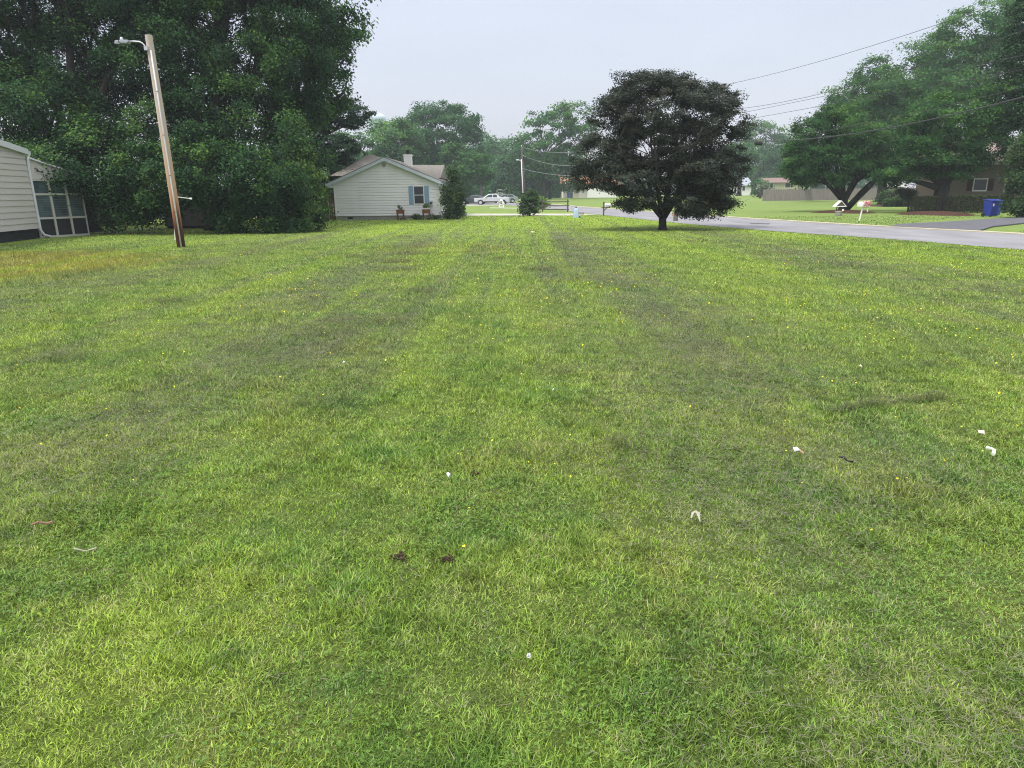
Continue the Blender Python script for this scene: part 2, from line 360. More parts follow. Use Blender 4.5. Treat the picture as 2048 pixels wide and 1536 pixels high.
def flat(name, pts, dz, m_):
    o = MB().prism([(x, y, dz-.05+float(ht(x, y))) for x, y in pts], (0, 0, .05)).build(name, m_); o['kind'] = 'structure'; return o
flat('driveway', [(-4.6, 55.4), (1.5, 54.2), (4.9, 52.4), (6.9, 54.9), (5.6, 57.4), (1, 59), (-4.6, 61), (-30, 62), (-30, 55.4)], .016, M_conc)
def gxy(px, py): q = G(px, py); return (q[0], q[1])
flat('side_driveway', [(17.15, 31.6), (18.6, 27.6), gxy(1985, 455), gxy(2048, 448), (33, 41), (40, 48), (38, 53), gxy(2048, 437), gxy(1990, 439), gxy(1900, 445), gxy(1800, 450)][::-1], .06, M_asph2)
flat('parking_strip', [(-14, 103.5), (-1.6, 102.6), (.8, 105), (-3, 109.6), (-14, 112)], .016, M_conc)
flat('footpath', [gxy(980, 416.6), gxy(1060, 417.4), gxy(1060, 416.2), gxy(980, 415.4)][::-1], .02, M_conc)

flat('road_patch', [G(1500, 447.6)[:2], G(1538, 449.2)[:2], G(1540, 447.6)[:2], G(1502, 446.2)[:2]], .02, mat('tar_patch', (.09, .09, .1), .9, .2))
def on_lawn(x, y):
    nx_ = np.interp(y, NE[:52, 1], NE[:52, 0]); ok = x < nx_+rng.uniform(-.15, .08, len(x))
    ok &= ~((x < -19.3) & (y > 23)); ok &= ~((y > 54) & (y < 62))
    fx_ = np.interp(y, FE[:50, 1], FE[:50, 0]); far_ok = (x > fx_+.6) & ~((y > 26.5) & (np.abs((y-29.5)-(x-17.8)*.78) < 3.6+.1*(x-17))) & (y > 20) & (y < 46); return ok | far_ok
# ------------------------------------------------------------------ grass blades
def fnoise(x, y, s, seed):
    r = np.random.default_rng(seed); v = np.zeros_like(x)
    for k in range(9):
        th = r.uniform(0, 6.28); f = s*r.uniform(.5, 1.9); v += np.sin(f*(x*np.cos(th)+y*np.sin(th))+r.uniform(0, 6.28))
    return v/9*1.7
def scatter(n, y0, y1, pw):
    """points in the wedge the photograph sees, thinning with distance as y^-pw (density)"""
    u = rng.random(n); q = 2-pw
    y = (y0**q+u*(y1**q-y0**q))**(1/q); x = (rng.random(n)*2-1)*(.84*y+2.6); return x, y
def blades(name, n, y0, y1, pw, wf, hf, tilt, mat_, label, keep=None, z0=0, rr=(0, 1), two=True):
    x, y = scatter(n, y0, y1, pw); ok = on_lawn(x, y)
    if keep is not None: ok &= keep(x, y)
    x, y = x[ok], y[ok]; n = len(x)
    # gather into tufts
    x = x+.02*fnoise(x*1., y*1., 40, 5)*rng.random(n); th = rng.random(n)*6.283; ph = np.radians(rng.uniform(*tilt, n))
    pat = np.clip(.7+.4*fnoise(x, y, 3.5, 11)+.45*fnoise(x, y, 13, 12), .5, 1.7)
    if z0: pat = np.ones(n)
    Lh = hf(y)*rng.uniform(.5, 1.25, n)*pat; wd = wf(y)*rng.uniform(.6, 1.3, n)
    d = np.stack([np.cos(th)*np.sin(ph), np.sin(th)*np.sin(ph), np.cos(ph)], 1); sd_ = np.stack([-np.sin(th), np.cos(th), np.zeros(n)], 1)
    a2 = th+rng.uniform(-1, 1, n); sd_ = np.stack([-np.sin(a2), np.cos(a2), np.zeros(n)], 1)
    b = np.stack([x, y, np.full(n, 0.)+(z0*rng.uniform(.3, 1, n) if z0 else -.005)], 1)
    droop = rng.uniform(.1, .5, n)
    mid = b+d*(Lh*.55)[:, None]; tip = b+d*Lh[:, None]+np.stack([np.cos(th)*droop, np.sin(th)*droop, -droop*.6], 1)*(Lh*.5)[:, None]
    r_ = np.clip(rng.uniform(rr[0], rr[1], n)*.8+.1+.16*fnoise(x, y, 22, 51)+.1*fnoise(x, y, 5, 52), 0, 1); hu = np.clip(.5+.3*fnoise(x, y, 3.2, 53)+.25*fnoise(x, y, 15, 54)+rng.normal(0, .16, n), 0, 1)
    if two:
        Vv = np.stack([b-sd_*(wd*.5)[:, None], b+sd_*(wd*.5)[:, None], mid+sd_*(wd*.45)[:, None], mid-sd_*(wd*.45)[:, None], tip], 1).reshape(-1, 3)
        i = np.arange(n)*5; Fc = [np.stack([i, i+1, i+2, i+3], 1), np.stack([i+3, i+2, i+4], 1)]; k = 5
    else:
        Vv = np.stack([b-sd_*(wd*.5)[:, None], b+sd_*(wd*.5)[:, None], tip], 1).reshape(-1, 3); i = np.arange(n)*3; Fc = [np.stack([i, i+1, i+2], 1)]; k = 3
    o = link(name, fast_mesh(name, Vv, Fc, {'rnd': np.repeat(r_, k), 'hue': np.repeat(hu, k)}), mat_); tag(o, label, 'grass', kind='stuff'); return o
BM = blade_mat()
thin = lambda x, y: rng.random(len(x)) < np.clip(1.05+.5*fnoise(x, y, 6, 71)+.45*fnoise(x, y, 19, 72), .42, 1)
blades('grass', 1550000, 1.2, 7, 1.45, lambda y: .0027+.00045*y, lambda y: .046+.0022*y, (12, 82), BM, 'short mown green grass blades covering the near lawn', keep=lambda x, y: thin(x, y) & (rng.random(len(x)) < np.clip((7-y)/1.5, 0, 1)))
blades('grass', 1350000, 5.3, 26, 1.6, lambda y: .0032+.0007*y, lambda y: .055+.0014*y, (12, 78), BM, 'mown grass over the middle of the lawn', keep=lambda x, y: thin(x, y) & (rng.random(len(x)) < np.clip((y-5.3)/1.5, 0, 1)) & (rng.random(len(x)) < np.clip((26-y)/4, 0, 1)), two=False)
blades('grass', 240000, 21, 56, 1.7, lambda y: .01+.0009*y, lambda y: .05+.0007*y, (10, 75), BM, 'mown grass on the far half of the lawn and the yard across the road', keep=lambda x, y: rng.random(len(x)) < np.clip((y-21)/4, 0, 1), two=False)
gold = lambda x, y: ((x+14.6)/5.8)**2+((y-17.4)/5.0)**2+.35*fnoise(x, y, 1.5, 3) < rng.uniform(.6, 1.15, len(x))
blades('uncut_grass', 700000, 12, 25, 1.0, lambda y: .012+0*y, lambda y: .13+0*y, (5, 50), BM, 'taller uncut yellowed grass beside the street light pole', keep=gold, two=False)
swx = lambda x, y: np.max([np.exp(-((x+1.1*fnoise(x*.4, y*.25, 1, 8)-c)/w_)**2) for c, w_ in ((-8.3, 1.1), (-3, 1.1), (2, 1.3), (7.6, 1.1))], 0)*(.5+.5*fnoise(x, y, 2.2, 21))
M_clip = leafmat('dry_clippings', [(.06, .062, .04), (.13, .132, .085), (.22, .21, .145), (.10, .125, .065)], .1)
blades('grass_clippings', 700000, 1.6, 30, 1.5, lambda y: .0022+.0005*y, lambda y: .045+.002*y, (74, 96), M_clip, 'dried grey-tan clippings lying in rows on the cut lawn', keep=lambda x, y: rng.random(len(x)) < np.clip((swx(x, y)-.2)*2.2, .04, 1)*np.clip(.35+y/8, 0, 1), z0=.065, two=False)
# darker clumps where the mower dropped wet clippings
cc = []
for k in range(430):
    y = 2.6+26*rng.random()**1.1; x = (rng.random()*2-1)*.75*y
    if rng.random() < .12+1.1*float(swx(np.array([x]), np.array([y]))[0]): cc.append((x, y, .03+.011*y*rng.random(), rng.uniform(.3, 1)))
for k in range(30):
    t = k/29; q = G(1660+230*t, 838-40*t**.6); cc.append((q[0], q[1], .026, .5))
for px, py in ((1130, 747), (480, 700), (760, 642), (700, 648), (590, 815), (1110, 915), (1160, 912), (1850, 735), (125, 718), (1470, 704), (850, 585), (790, 525), (730, 515), (820, 508), (800, 540), (330, 605), (1080, 540), (640, 668)):
    q = G(px, py)
    for _ in range(7): cc.append((q[0]+rng.normal(0, .2), q[1]+rng.normal(0, .12), .04+.006*q[1], 1.1))
cc = np.array(cc); m_n = (75*cc[:, 3]*rng.uniform(.3, 1.3, len(cc))).astype(int)+4; ci = np.repeat(np.arange(len(cc)), m_n); n = len(ci)
x = cc[ci, 0]+rng.normal(0, 1, n)*cc[ci, 2]*1.9; y = cc[ci, 1]+rng.normal(0, 1, n)*cc[ci, 2]; th = rng.random(n)*6.283; L_ = (.03+.003*y)*rng.uniform(.5, 1.3, n); wd = .0025+.0005*y; tz_ = rng.normal(0, .35, n)
ok_ = on_lawn(x, y) & (x < 14.5); x, y, th, L_, wd, tz_ = (q_[ok_] for q_ in (x, y, th, L_, wd, tz_)); n = len(x)
d = np.stack([np.cos(th), np.sin(th), tz_], 1)*L_[:, None]; s_ = np.stack([-np.sin(th), np.cos(th), 0*th], 1)*wd[:, None]*.5; b = np.stack([x, y, rng.uniform(.02, .085, n)], 1)
Vv = np.stack([b-s_, b+s_, b+d], 1).reshape(-1, 3); i_ = np.arange(n)*3
o = link('clipping_clumps', fast_mesh('clipping_clumps', Vv, [np.stack([i_, i_+1, i_+2], 1)], {'rnd': np.repeat(rng.random(n), 3)}), leafmat('damp_clippings', [(.04, .042, .022), (.09, .09, .045), (.16, .16, .08)], .1)); tag(o, 'small dark clumps of matted clippings scattered on the lawn', 'grass clippings', kind='stuff')

def discs(name, n, y0, y1, pw, rad, z, mat_, label, keep, k=5, tiltv=.35, lobes=1, cat='flowers'):
    x, y = scatter(n, y0, y1, pw); ok = on_lawn(x, y) & keep(x, y); x, y = x[ok], y[ok]; n = len(x)
    if lobes > 1:
        x = np.repeat(x, lobes); y = np.repeat(y, lobes); zz = np.repeat(rng.uniform(z[0], z[1], n), lobes); la = np.tile(np.arange(lobes), n)*6.283/lobes+np.repeat(rng.random(n)*6, lobes)
        r0 = rad(y)*rng.uniform(.8, 1.2, n*lobes); x = x+np.cos(la)*r0*.95; y = y+np.sin(la)*r0*.95; n = n*lobes
    else: zz = rng.uniform(z[0], z[1], n); r0 = rad(y)*rng.uniform(.6, 1.2, n)
    a = np.arange(k)*6.283/k; tl = rng.normal(0, tiltv, (n, 2))
    vx = x[:, None]+r0[:, None]*np.cos(a); vy = y[:, None]+r0[:, None]*np.sin(a); vz = zz[:, None]+r0[:, None]*(np.cos(a)*tl[:, :1]+np.sin(a)*tl[:, 1:])
    Vv = np.stack([vx, vy, vz], -1).reshape(-1, 3); i = np.arange(n)*k
    o = link(name, fast_mesh(name, Vv, [np.stack([i+j for j in range(k)], 1)], {'rnd': np.repeat(rng.random(n), k)}), mat_); tag(o, label, cat, kind='stuff'); return o
M_clover = leafmat('clover_leaf', [(.07, .15, .03), (.11, .2, .04), (.17, .27, .06)], .2)
discs('clover', 95000, 1.4, 9, 1.4, lambda y: .0032+.0003*y, (.02, .05), M_clover, 'low patches of clover and broad-leaved weeds in the near grass', lambda x, y: fnoise(x, y, 2.6, 41) > rng.uniform(-.1, .7, len(x)), k=6, tiltv=.3, lobes=3, cat='clover')
M_butter = leafmat('buttercup_petal', [(.75, .6, .02), (.8, .7, .05)], .2)
def fl(x, y):
    p = .10+.9*np.exp(-((x-5.2)/2.2)**2-((y-8.2)/3.6)**2)+.7*np.exp(-((x+4.4)/1.6)**2-((y-12.5)/3)**2)+.5*np.exp(-((x-.8)/2.5)**2-((y-11)/3)**2)+.35*np.exp(-((x+4)/2.5)**2-((y-5)/1.5)**2)+.35*np.exp(-((x-3.2)/1)**2-((y-4.4)/1)**2)+.6*np.exp(-((x-9.2)/1.2)**2-((y-14)/4)**2)
    return rng.random(len(x)) < np.clip(p*(.25+1.4*np.clip(fnoise(x, y, 2.6, 61), 0, 1)), 0, 1)
discs('yellow_flowers', 10500, 2.6, 22, .8, lambda y: .0055+.0005*y, (.05, .075), M_butter, 'tiny yellow buttercup flowers sprinkled through the lawn', fl)

# ------------------------------------------------------------------ trees
def nrmz(v): return v/np.maximum(np.linalg.norm(v, axis=-1, keepdims=True), 1e-9)
def leaves(blobs, cr_, ls, cov, lcov, seed, flat_=.55, upb=.6, outb=.6, inner=.18, hang=0, cap=400000, aspect=.62):
    r = np.random.default_rng(seed); B = np.array(blobs, float)
    A = 4*np.pi*((B[:, 3]*B[:, 4])**1.6/3+(B[:, 3]*B[:, 5])**1.6/3+(B[:, 4]*B[:, 5])**1.6/3)**(1/1.6)
    nc = int(cov*A.sum()/(np.pi*cr_*cr_)); bi = r.choice(len(B), nc, p=A/A.sum())
    dv = nrmz(r.normal(size=(nc, 3))); inn = r.random(nc) < inner
    rad = np.where(inn, r.uniform(.25, .85, nc), 1-.2*r.random(nc)**2)
    rad *= 1+.13*np.sin(dv[:, 0]*5+bi*1.7)*np.sin(dv[:, 2]*6+bi)+.07*r.normal(size=nc)
    c = B[bi, :3]+dv*B[bi, 3:6]*rad[:, None]
    # drop clumps buried in a neighbouring lobe
    keep = np.ones(nc, bool)
    for k in range(len(B)):
        q = np.linalg.norm((c-B[k, :3])/B[k, 3:6], axis=1); keep &= ~((q < .72) & (bi != k) & ~inn)
    c, dv, bi = c[keep], dv[keep], bi[keep]; keep = c[:, 2] > .1; c, dv = c[keep], dv[keep]; nc = len(c)
    la = ls*ls*.5*aspect; per = max(3, int(lcov*np.pi*cr_*cr_/la)); n = nc*per
    if n > cap: per = max(3, cap//nc); n = nc*per
    ci = np.repeat(np.arange(nc), per); cs = r.uniform(.6, 1.35, nc)
    g = np.clip(r.normal(size=(n, 3))*.5, -1.05, 1.05); g *= np.array([1, 1, flat_]); p = c[ci]+g*(cr_*cs[ci])[:, None]
    p[:, 2] -= hang*np.abs(r.normal(size=n))*cr_
    nn = nrmz(np.array([0, 0, upb])+dv[ci]*outb+r.normal(size=(n, 3))*.45); tt = nrmz(np.cross(nn, r.normal(size=(n, 3)))); bb = np.cross(nn, tt)
    L_ = (ls*r.uniform(.65, 1.3, n))[:, None]
    V_ = np.stack([p-tt*L_*.5, p+bb*L_*.5*aspect+nn*L_*.08, p+tt*L_*.55, p-bb*L_*.5*aspect+nn*L_*.08], 1).reshape(-1, 3)
    V_[:, 2] = np.maximum(V_[:, 2], .03)
    crn = r.random(nc); rn = np.clip(.6*crn[ci]+.4*r.random(n)-.03+.12*np.clip(dv[ci][:, 2], -1, 1), 0, 1)  # upper leaves of each lobe lighter: skylight on crown tops put into colour
    i = np.arange(n)*4
    return V_, np.stack([i, i+1, i+2, i+3], 1), rn, c
def bez(a, b, c, n=7):
    t = np.linspace(0, 1, n)[:, None]; a, b, c = map(np.array, (a, b, c)); return a*(1-t)**2+2*b*t*(1-t)+c*t*t
def limbs(base, blobs, clumps, tr, fork, seed, nsec=6, lean=None, ksub=10, spread=.9):
    r = random.Random(seed); mb = MB(); base = np.array(base, float)
    top = base+np.array([0, 0, fork]) if lean is None else np.array(lean, float)
    pts = [base+np.array([0, 0, -.15]), base+(top-base)*.12, base+(top-base)*.5, top]
    mb.tube(pts, [tr*1.45, tr*1.08, tr*.95, tr*.9], 10)
    B = np.array(blobs)
    for k, bl in enumerate(B):
        cen = bl[:3]; mid = top*.55+cen*.45; mid[2] = top[2]*.35+cen[2]*.65 if cen[2] > top[2] else top[2]*.6+cen[2]*.4+.3
        mid[:2] = top[:2]*.45+cen[:2]*.55
        pl = bez(top-np.array([0, 0, tr*.6]), mid, cen, 8); r0 = tr*spread/max(1, len(B))**.35
        mb.tube(pl, list(np.linspace(r0, r0*.22, 8)), 7)
        if len(clumps):
            d = np.linalg.norm((clumps-cen)/bl[3:6], axis=1); idx = np.argsort(d)[:max(ksub*6, 10)]; idx = np.where(d < 1.25)[0]
            if len(idx):
                for q in [idx[r.randrange(len(idx))] for _ in range(nsec)]:
                    s = pl[r.randrange(3, 8)]; e_ = clumps[q]; mm = (s+e_)/2+np.array([r.uniform(-.1, .1), r.uniform(-.1, .1), .12])*np.linalg.norm(e_-s)
                    mb.tube(bez(s, mm, e_, 5), list(np.linspace(r0*.35, r0*.07, 5)), 5)
    return mb
def tree(name, label, base, blobs_px, Y, m_, cr_=.8, ls=.16, cov=1.5, lcov=1.1, tr=.25, fork=2.5, seed=1, group=None, bark=None, flat_=.55, inner=.18, hang=0, dep=.85, nsec=6, lean=None, cat='tree', upb=.6, outb=.6, cap=460000, spread=.9, aspect=.62, trunk=True):
    """blobs_px: crown lobes (px, py, rx_px, ry_px[, dY]) measured on the photograph, placed at depth Y (+dY)"""
    if len(base) == 2: base = (base[0], base[1], float(ht(*base)))
    bl = []
    for b in blobs_px:
        y = Y+(b[4] if len(b) > 4 else 0); c = P(b[0], b[1], y); k = mpp(y)
        bl.append((c[0], c[1], c[2], b[2]*k, max(b[2]*k*dep, .3), b[3]*k*.98))
    root = thing(name, label, cat, base, group=group)
    V_, Fq, rn, cl = leaves(bl, cr_, ls, cov, lcov, seed, flat_, inner=inner, hang=hang, upb=upb, outb=outb, cap=cap, aspect=aspect)
    link('crown', fast_mesh('crown', V_, [Fq], {'rnd': np.repeat(rn, 4)}), m_, root)
    if trunk: limbs(base, bl, cl, tr, fork, seed, nsec, lean, spread=spread).build('trunk', bark or M_bark, root, smooth=True)
    return root
L_dark = leafmat('dark_maple_leaf', [(.006, .024, .009), (.012, .046, .016), (.030, .092, .022), (.11, .20, .03)], .15)
L_mid = leafmat('mid_green_leaf', [(.02, .07, .02), (.042, .13, .03), (.10, .22, .045)], .3)
L_vine = leafmat('yellow_green_leaf', [(.05, .11, .025), (.11, .2, .04), (.2, .3, .06)], .3)
L_pine = leafmat('pine_needle', [(.02, .05, .03), (.045, .09, .045)], .15)
L_red = leafmat('bronze_maple_leaf', [(.018, .028, .02), (.036, .052, .036), (.06, .078, .055), (.085, .078, .062)], .25)
L_far = leafmat('hazy_green_leaf', [(.022, .085, .026), (.055, .16, .04), (.13, .26, .055)], .3)
L_fard = leafmat('far_dark_leaf', [(.016, .062, .026), (.038, .12, .042), (.08, .19, .055)], .3)
L_pear = leafmat('ornamental_leaf', [(.012, .048, .015), (.034, .11, .028), (.11, .23, .04)], .3)
L_bush = leafmat('shrub_leaf', [(.02, .05, .02), (.045, .09, .03), (.08, .14, .04)], .2)
L_hedge = leafmat('hedge_leaf', [(.03, .03, .018), (.05, .06, .025), (.04, .08, .025)], .15)

# -- the dark wall of trees on the left
tree('maple_tree', 'huge dark maple behind the beige house with bare upper limbs at the top left corner', (-21.5, 35.5), [(60, 230, 130, 90, 0), (-60, 60, 150, 130, 1), (190, 130, 110, 90, 2), (110, 340, 110, 60, -3), (230, 300, 100, 80, -2), (20, -60, 170, 90, 3), (250, 10, 120, 90, 3), (330, -100, 160, 100, 3), (130, -140, 160, 90, 2)], 36, L_dark, .7, .13, 1.5, 1.15, .5, 3.2, 11, hang=.4, nsec=14, spread=1.1)
tree('maple_tree', 'broad dark green maple rising directly behind the leaning street light pole', (-15, 35.5), [(360, 120, 110, 100, 1), (440, 20, 120, 100, 2), (540, 130, 110, 100, 2), (450, 230, 120, 80, 0), (560, 290, 90, 80, 0), (340, 260, 80, 70, -1), (480, -110, 140, 100, 3), (600, 40, 90, 90, 3)], 37, L_dark, .7, .13, 1.5, 1.15, .45, 3, 12, hang=.4, nsec=12)
tree('low_maple_tree', 'low maple whose branches sweep down over the grey shed', (-13.6, 34.3), [(300, 345, 95, 62, -1), (400, 335, 90, 62, -1), (500, 345, 85, 62, -1), (550, 405, 85, 58, 0), (250, 395, 70, 45, 0), (480, 425, 60, 40, -.5), (590, 430, 50, 42, .5), (545, 450, 60, 24, -.5)], 33, L_dark, .55, .12, 1.6, 1.2, .3, 1.5, 13, hang=.5, dep=.6)
tree('tall_tree', 'tall feathery mid-green tree forming the right edge of the left tree wall', (-13.8, 47), [(640, 40, 75, 85, 0), (600, 150, 80, 90, 0), (676, 20, 40, 50, -1), (640, 180, 55, 60, 0), (660, 110, 38, 50, 0), (560, 240, 60, 70, 0), (690, 184, 22, 8, 0), (706, 18, 14, 22, 0), (688, 92, 14, 16, 0), (590, -70, 110, 80, 0), (665, -50, 66, 60, 0), (610, 270, 45, 60, 0)], 46, L_mid, .8, .22, 1.3, 1.0, .4, 5, 14, flat_=.7, dep=.7)
tree('pine_tree', 'dark pine with spreading level boughs left of the white house roof', (-15.8, 58), [(690, 222, 48, 20, 0), (640, 232, 60, 22, 0), (660, 300, 55, 30, 0), (620, 260, 50, 30, 0), (690, 350, 30, 22, 0), (650, 375, 45, 25, 0), (710, 245, 24, 14, 0), (610, 330, 60, 40, 0)], 56, L_pine, .55, .3, 1.6, 1.1, .3, 6, 15, flat_=.35, dep=.9, aspect=.3)
tree('vine_covered_shrub', 'tall yellow-green leafy shrub between the tree wall and the reddish fence', (-11.6, 36.8), [(600, 350, 42, 50, 0), (612, 400, 34, 42, 0), (592, 430, 36, 36, -.5), (600, 310, 26, 30, 0), (636, 385, 12, 18, 0), (575, 450, 34, 20, -.5)], 36, L_vine, .45, .13, 1.9, 1.1, .12, .8, 16, cat='shrub', dep=1)

for i, (px, py, rx, ry) in enumerate([(230, 410, 70, 42), (330, 400, 60, 40), (120, 400, 70, 50), (470, 410, 60, 45)]):  # added undergrowth; its dark mass stands in for shade under the maples
    tree('understory_tree', ['bushy dark undergrowth seen left of the leaning pole under the maples', 'dark undergrowth right behind the grey shed', 'dark undergrowth behind the sunroom windows', 'dark undergrowth right of the grey shed'][i], P(px, 440, 45)[:2], [(px, py, rx, ry)], 45, L_dark, .8, .22, 1.6, 1.2, .12, 1, 120+i, trunk=False, cat='shrub', dep=.5)
# -- red-bronze japanese maple
mp_base = G(1325, 460)
def jm(blobs, Y, base):
    bl = []
    for b in blobs:
        y = Y+(b[4] if len(b) > 4 else 0); c = P(b[0], b[1], y); k = mpp(y); bl.append((c[0], c[1], c[2], b[2]*k, b[2]*k*.95, b[3]*k))
    root = thing('japanese_maple', 'rounded dark bronze-leaved maple with low forked trunk standing alone on the lawn', 'tree', base)
    V_, Fq, rn, cl = leaves(bl, .36, .09, 1.85, 1.05, 21, .42, inner=.14, upb=.9, outb=.45, hang=.12, cap=420000)
    link('crown', fast_mesh('crown', V_, [Fq], {'rnd': np.repeat(rn, 4)}), L_red, root)
    mb = MB(); r = random.Random(5); b0 = np.array(base)
    mb.tube([b0+np.array([0, 0, -.1]), b0+np.array([0, 0, .12]), b0+np.array([-.02, 0, .4]), b0+np.array([-.03, 0, .6])], [.28, .175, .165, .17], 12)
    B = np.array(bl)
    for k in range(13):
        th = k*2.399; rr_ = .35+1.75*(k/13); s = b0+np.array([math.cos(th)*.07, math.sin(th)*.07, .52+.05*(k % 4)]); h1 = r.uniform(1.7, 2.4)
        a1 = b0+np.array([math.cos(th)*rr_*.8, math.sin(th)*rr_*.8, h1-.3]); a2 = b0+np.array([math.cos(th)*rr_*1.35, math.sin(th)*rr_*1.35, h1+r.uniform(1.3, 2.2)])
        pl = bez(s, a1*.8+s*.2, a2, 9); mb.tube(pl, list(np.linspace(.1, .035, 9)), 8)
        for q in range(11):
            p0 = pl[r.randrange(3, 9)]; d = np.linalg.norm(cl-p0, axis=1); cand = np.where((d > .7) & (d < 2.9))[0]; e_ = cl[cand[r.randrange(len(cand))]] if len(cand) else p0+1
            m_ = (p0+e_)/2+np.array([0, 0, .18]); pq = bez(p0, m_, e_, 6); mb.tube(pq, list(np.linspace(.03, .008, 6)), 5)
    mb.build('trunk', mat('dark_bark', (.04, .038, .036), .95, .1, noise=.4, nscale=6, bump=1, bscale=14, stretch=(1, 1, .25)), root, smooth=True)
jm([(1322, 222, 100, 66, 0), (1240, 250, 62, 60, 0), (1415, 250, 72, 62, 0), (1300, 190, 60, 38, 0), (1356, 190, 48, 36, 0), (1262, 172, 30, 24, 0), (1432, 205, 36, 30, 0),
    (1205, 315, 58, 45, 0), (1190, 352, 42, 26, 0), (1440, 325, 50, 62, 0), (1250, 352, 64, 34, -.6), (1405, 342, 66, 36, -.8), (1330, 290, 105, 52, .5), (1278, 400, 42, 17, -.8), (1400, 398, 62, 28, -.6), (1438, 412, 26, 20, 0), (1385, 424, 22, 10, -.6), (1248, 152, 9, 12, 0), (1264, 158, 8, 10, 0), (1310, 156, 12, 9, 0), (1342, 153, 10, 9, 0), (1368, 152, 9, 9, 0), (1431, 176, 9, 13, 0), (1462, 200, 9, 12, 0), (1215, 205, 10, 9, 0)], 31.6, mp_base)

# -- background, left to right
T = lambda px, py: G(px, py)[:2]
tree('maple_tree', 'hazy green tree right behind the white house chimney side', P(755, 400, 130)[:2], [(770, 285, 52, 38), (735, 320, 46, 42), (805, 300, 46, 46), (700, 300, 36, 36), (790, 256, 26, 18)], 130, L_far, 1.3, .42, 1.4, 1.1, .4, 4, 31)
tree('oak_tree', 'big dark rounded tree behind the white house with ragged right edge', P(880, 400, 140)[:2], [(880, 270, 68, 52), (840, 300, 60, 50), (910, 300, 50, 45), (870, 232, 45, 22), (925, 235, 34, 22), (945, 265, 20, 18), (850, 340, 60, 40)], 140, L_fard, 1.3, .42, 1.5, 1.1, .5, 4, 32)
tree('spreading_tree', 'lighter green spreading tree with slim trunk between the house and the pickup', P(962, 400, 122)[:2], [(915, 315, 30, 24), (950, 330, 34, 26), (925, 350, 40, 28), (965, 350, 20, 16), (900, 340, 26, 20)], 122, L_mid, 1.1, .42, 1.5, 1.1, .28, 3.2, 33, bark=M_barkp)
tree('cottonwood_tree', 'tallest open-crowned tree in the middle distance with sky showing through', P(1088, 390, 150)[:2], [(1115, 245, 45, 32), (1150, 240, 34, 34), (1080, 250, 30, 30), (1095, 290, 50, 32), (1150, 290, 38, 34), (1060, 280, 28, 20), (1160, 262, 30, 30)], 150, L_far, 1.5, .5, 1.1, .9, .33, 9, 34, inner=.08, nsec=12)
tree('dark_tree', 'dense dark tree right behind the brown utility pole', (3.5, 160), [(1035, 335, 42, 48), (1010, 350, 34, 40), (1060, 350, 34, 36), (1045, 375, 45, 20)], 158, L_fard, 1.8, .6, 1.5, 1.1, .5, 3, 35)
tree('dark_tree', 'dense green tree over the driveway left of the orange-roofed house', P(1100, 390, 152)[:2], [(1110, 330, 48, 28), (1140, 325, 36, 30), (1095, 355, 34, 28), (1125, 360, 30, 24), (1070, 335, 30, 26)], 152, L_far, 1.6, .55, 1.4, 1.1, .3, 3, 36)
for i, (px, py, rx, ry, Y, lb) in enumerate([(985, 330, 40, 46, 190, 'hazy distant tree above the parked pickup'), (960, 370, 38, 26, 175, 'low dark distant tree behind the parked cars'), (1010, 305, 36, 22, 240, 'faintest blue-green treetop in the gap of the treeline'), (905, 375, 44, 26, 130, 'dark trees behind the slim-trunked spreading tree'),
        (700, 350, 60, 36, 110, 'tree behind the rear roof of the white house'), (1085, 380, 26, 16, 175, 'low dark tree right of the distant brown pole'), (970, 288, 26, 20, 235, 'pale distant treetop right beside the big dark rounded tree')]):
    tree('distant_tree', lb, P(px, 390, Y)[:2], [(px, py, rx, ry), (px-rx*.5, py+ry*.5, rx*.7, ry*.8), (px+rx*.55, py+ry*.45, rx*.7, ry*.8)], Y, L_fard if i != 2 else L_far, 2, .7, 1.4, 1.1, .4, 3, 40+i, group='trees in the far treeline', nsec=3)
tree('distant_tree', 'hazy tall tree showing just right of the bronze maple', P(1525, 390, 210)[:2], [(1525, 285, 42, 42), (1495, 300, 36, 44), (1552, 310, 34, 42), (1515, 335, 48, 30), (1550, 345, 26, 18)], 210, L_far, 1.6, .55, 1.5, 1.1, .5, 4, 51, group='trees in the far treeline')
tree('distant_tree', 'forked-trunk tree in front of the small white house', P(1478, 390, 176)[:2], [(1480, 312, 30, 28), (1502, 325, 22, 22)], 176, L_far, 1.6, .6, 1.3, 1.0, .5, 6, 52, group='trees in the far treeline')
tree('distant_tree', 'dark hazy tree behind the cream house with the brown roof', P(1600, 385, 175)[:2], [(1590, 315, 50, 34), (1640, 315, 50, 40), (1690, 310, 60, 50)], 175, L_fard, 1.8, .6, 1.4, 1.1, .5, 4, 53, group='trees in the far treeline')
tree('small_tree', 'small tree with straight trunk in front of the grey fence', G(1610, 399)[:2], [(1604, 352, 26, 18), (1615, 332, 26, 22), (1632, 355, 22, 16)], 105, L_mid, .8, .36, 1.6, 1.1, .3, 2.2, 54)
tree('shrub', 'leafy green shrub at the left end of the grey fence', G(1520, 394)[:2], [(1517, 374, 15, 14), (1528, 380, 9, 9)], 150, L_mid, 1.2, .45, 1.6, 1.1, .2, 1, 55, cat='shrub')
fw = []
for k in range(70):
    px = 560+k*17+random.uniform(-8, 8); Yw = random.uniform(235, 290); c = P(px, 372+random.uniform(-12, 6), Yw); fw.append((c[0], c[1], c[2], 5, 4, 7+random.uniform(-2, 3)))
V_, Fq, rn, _c = leaves(fw, 3.2, 1.2, 1.1, 1.1, 99, .7, cap=90000)
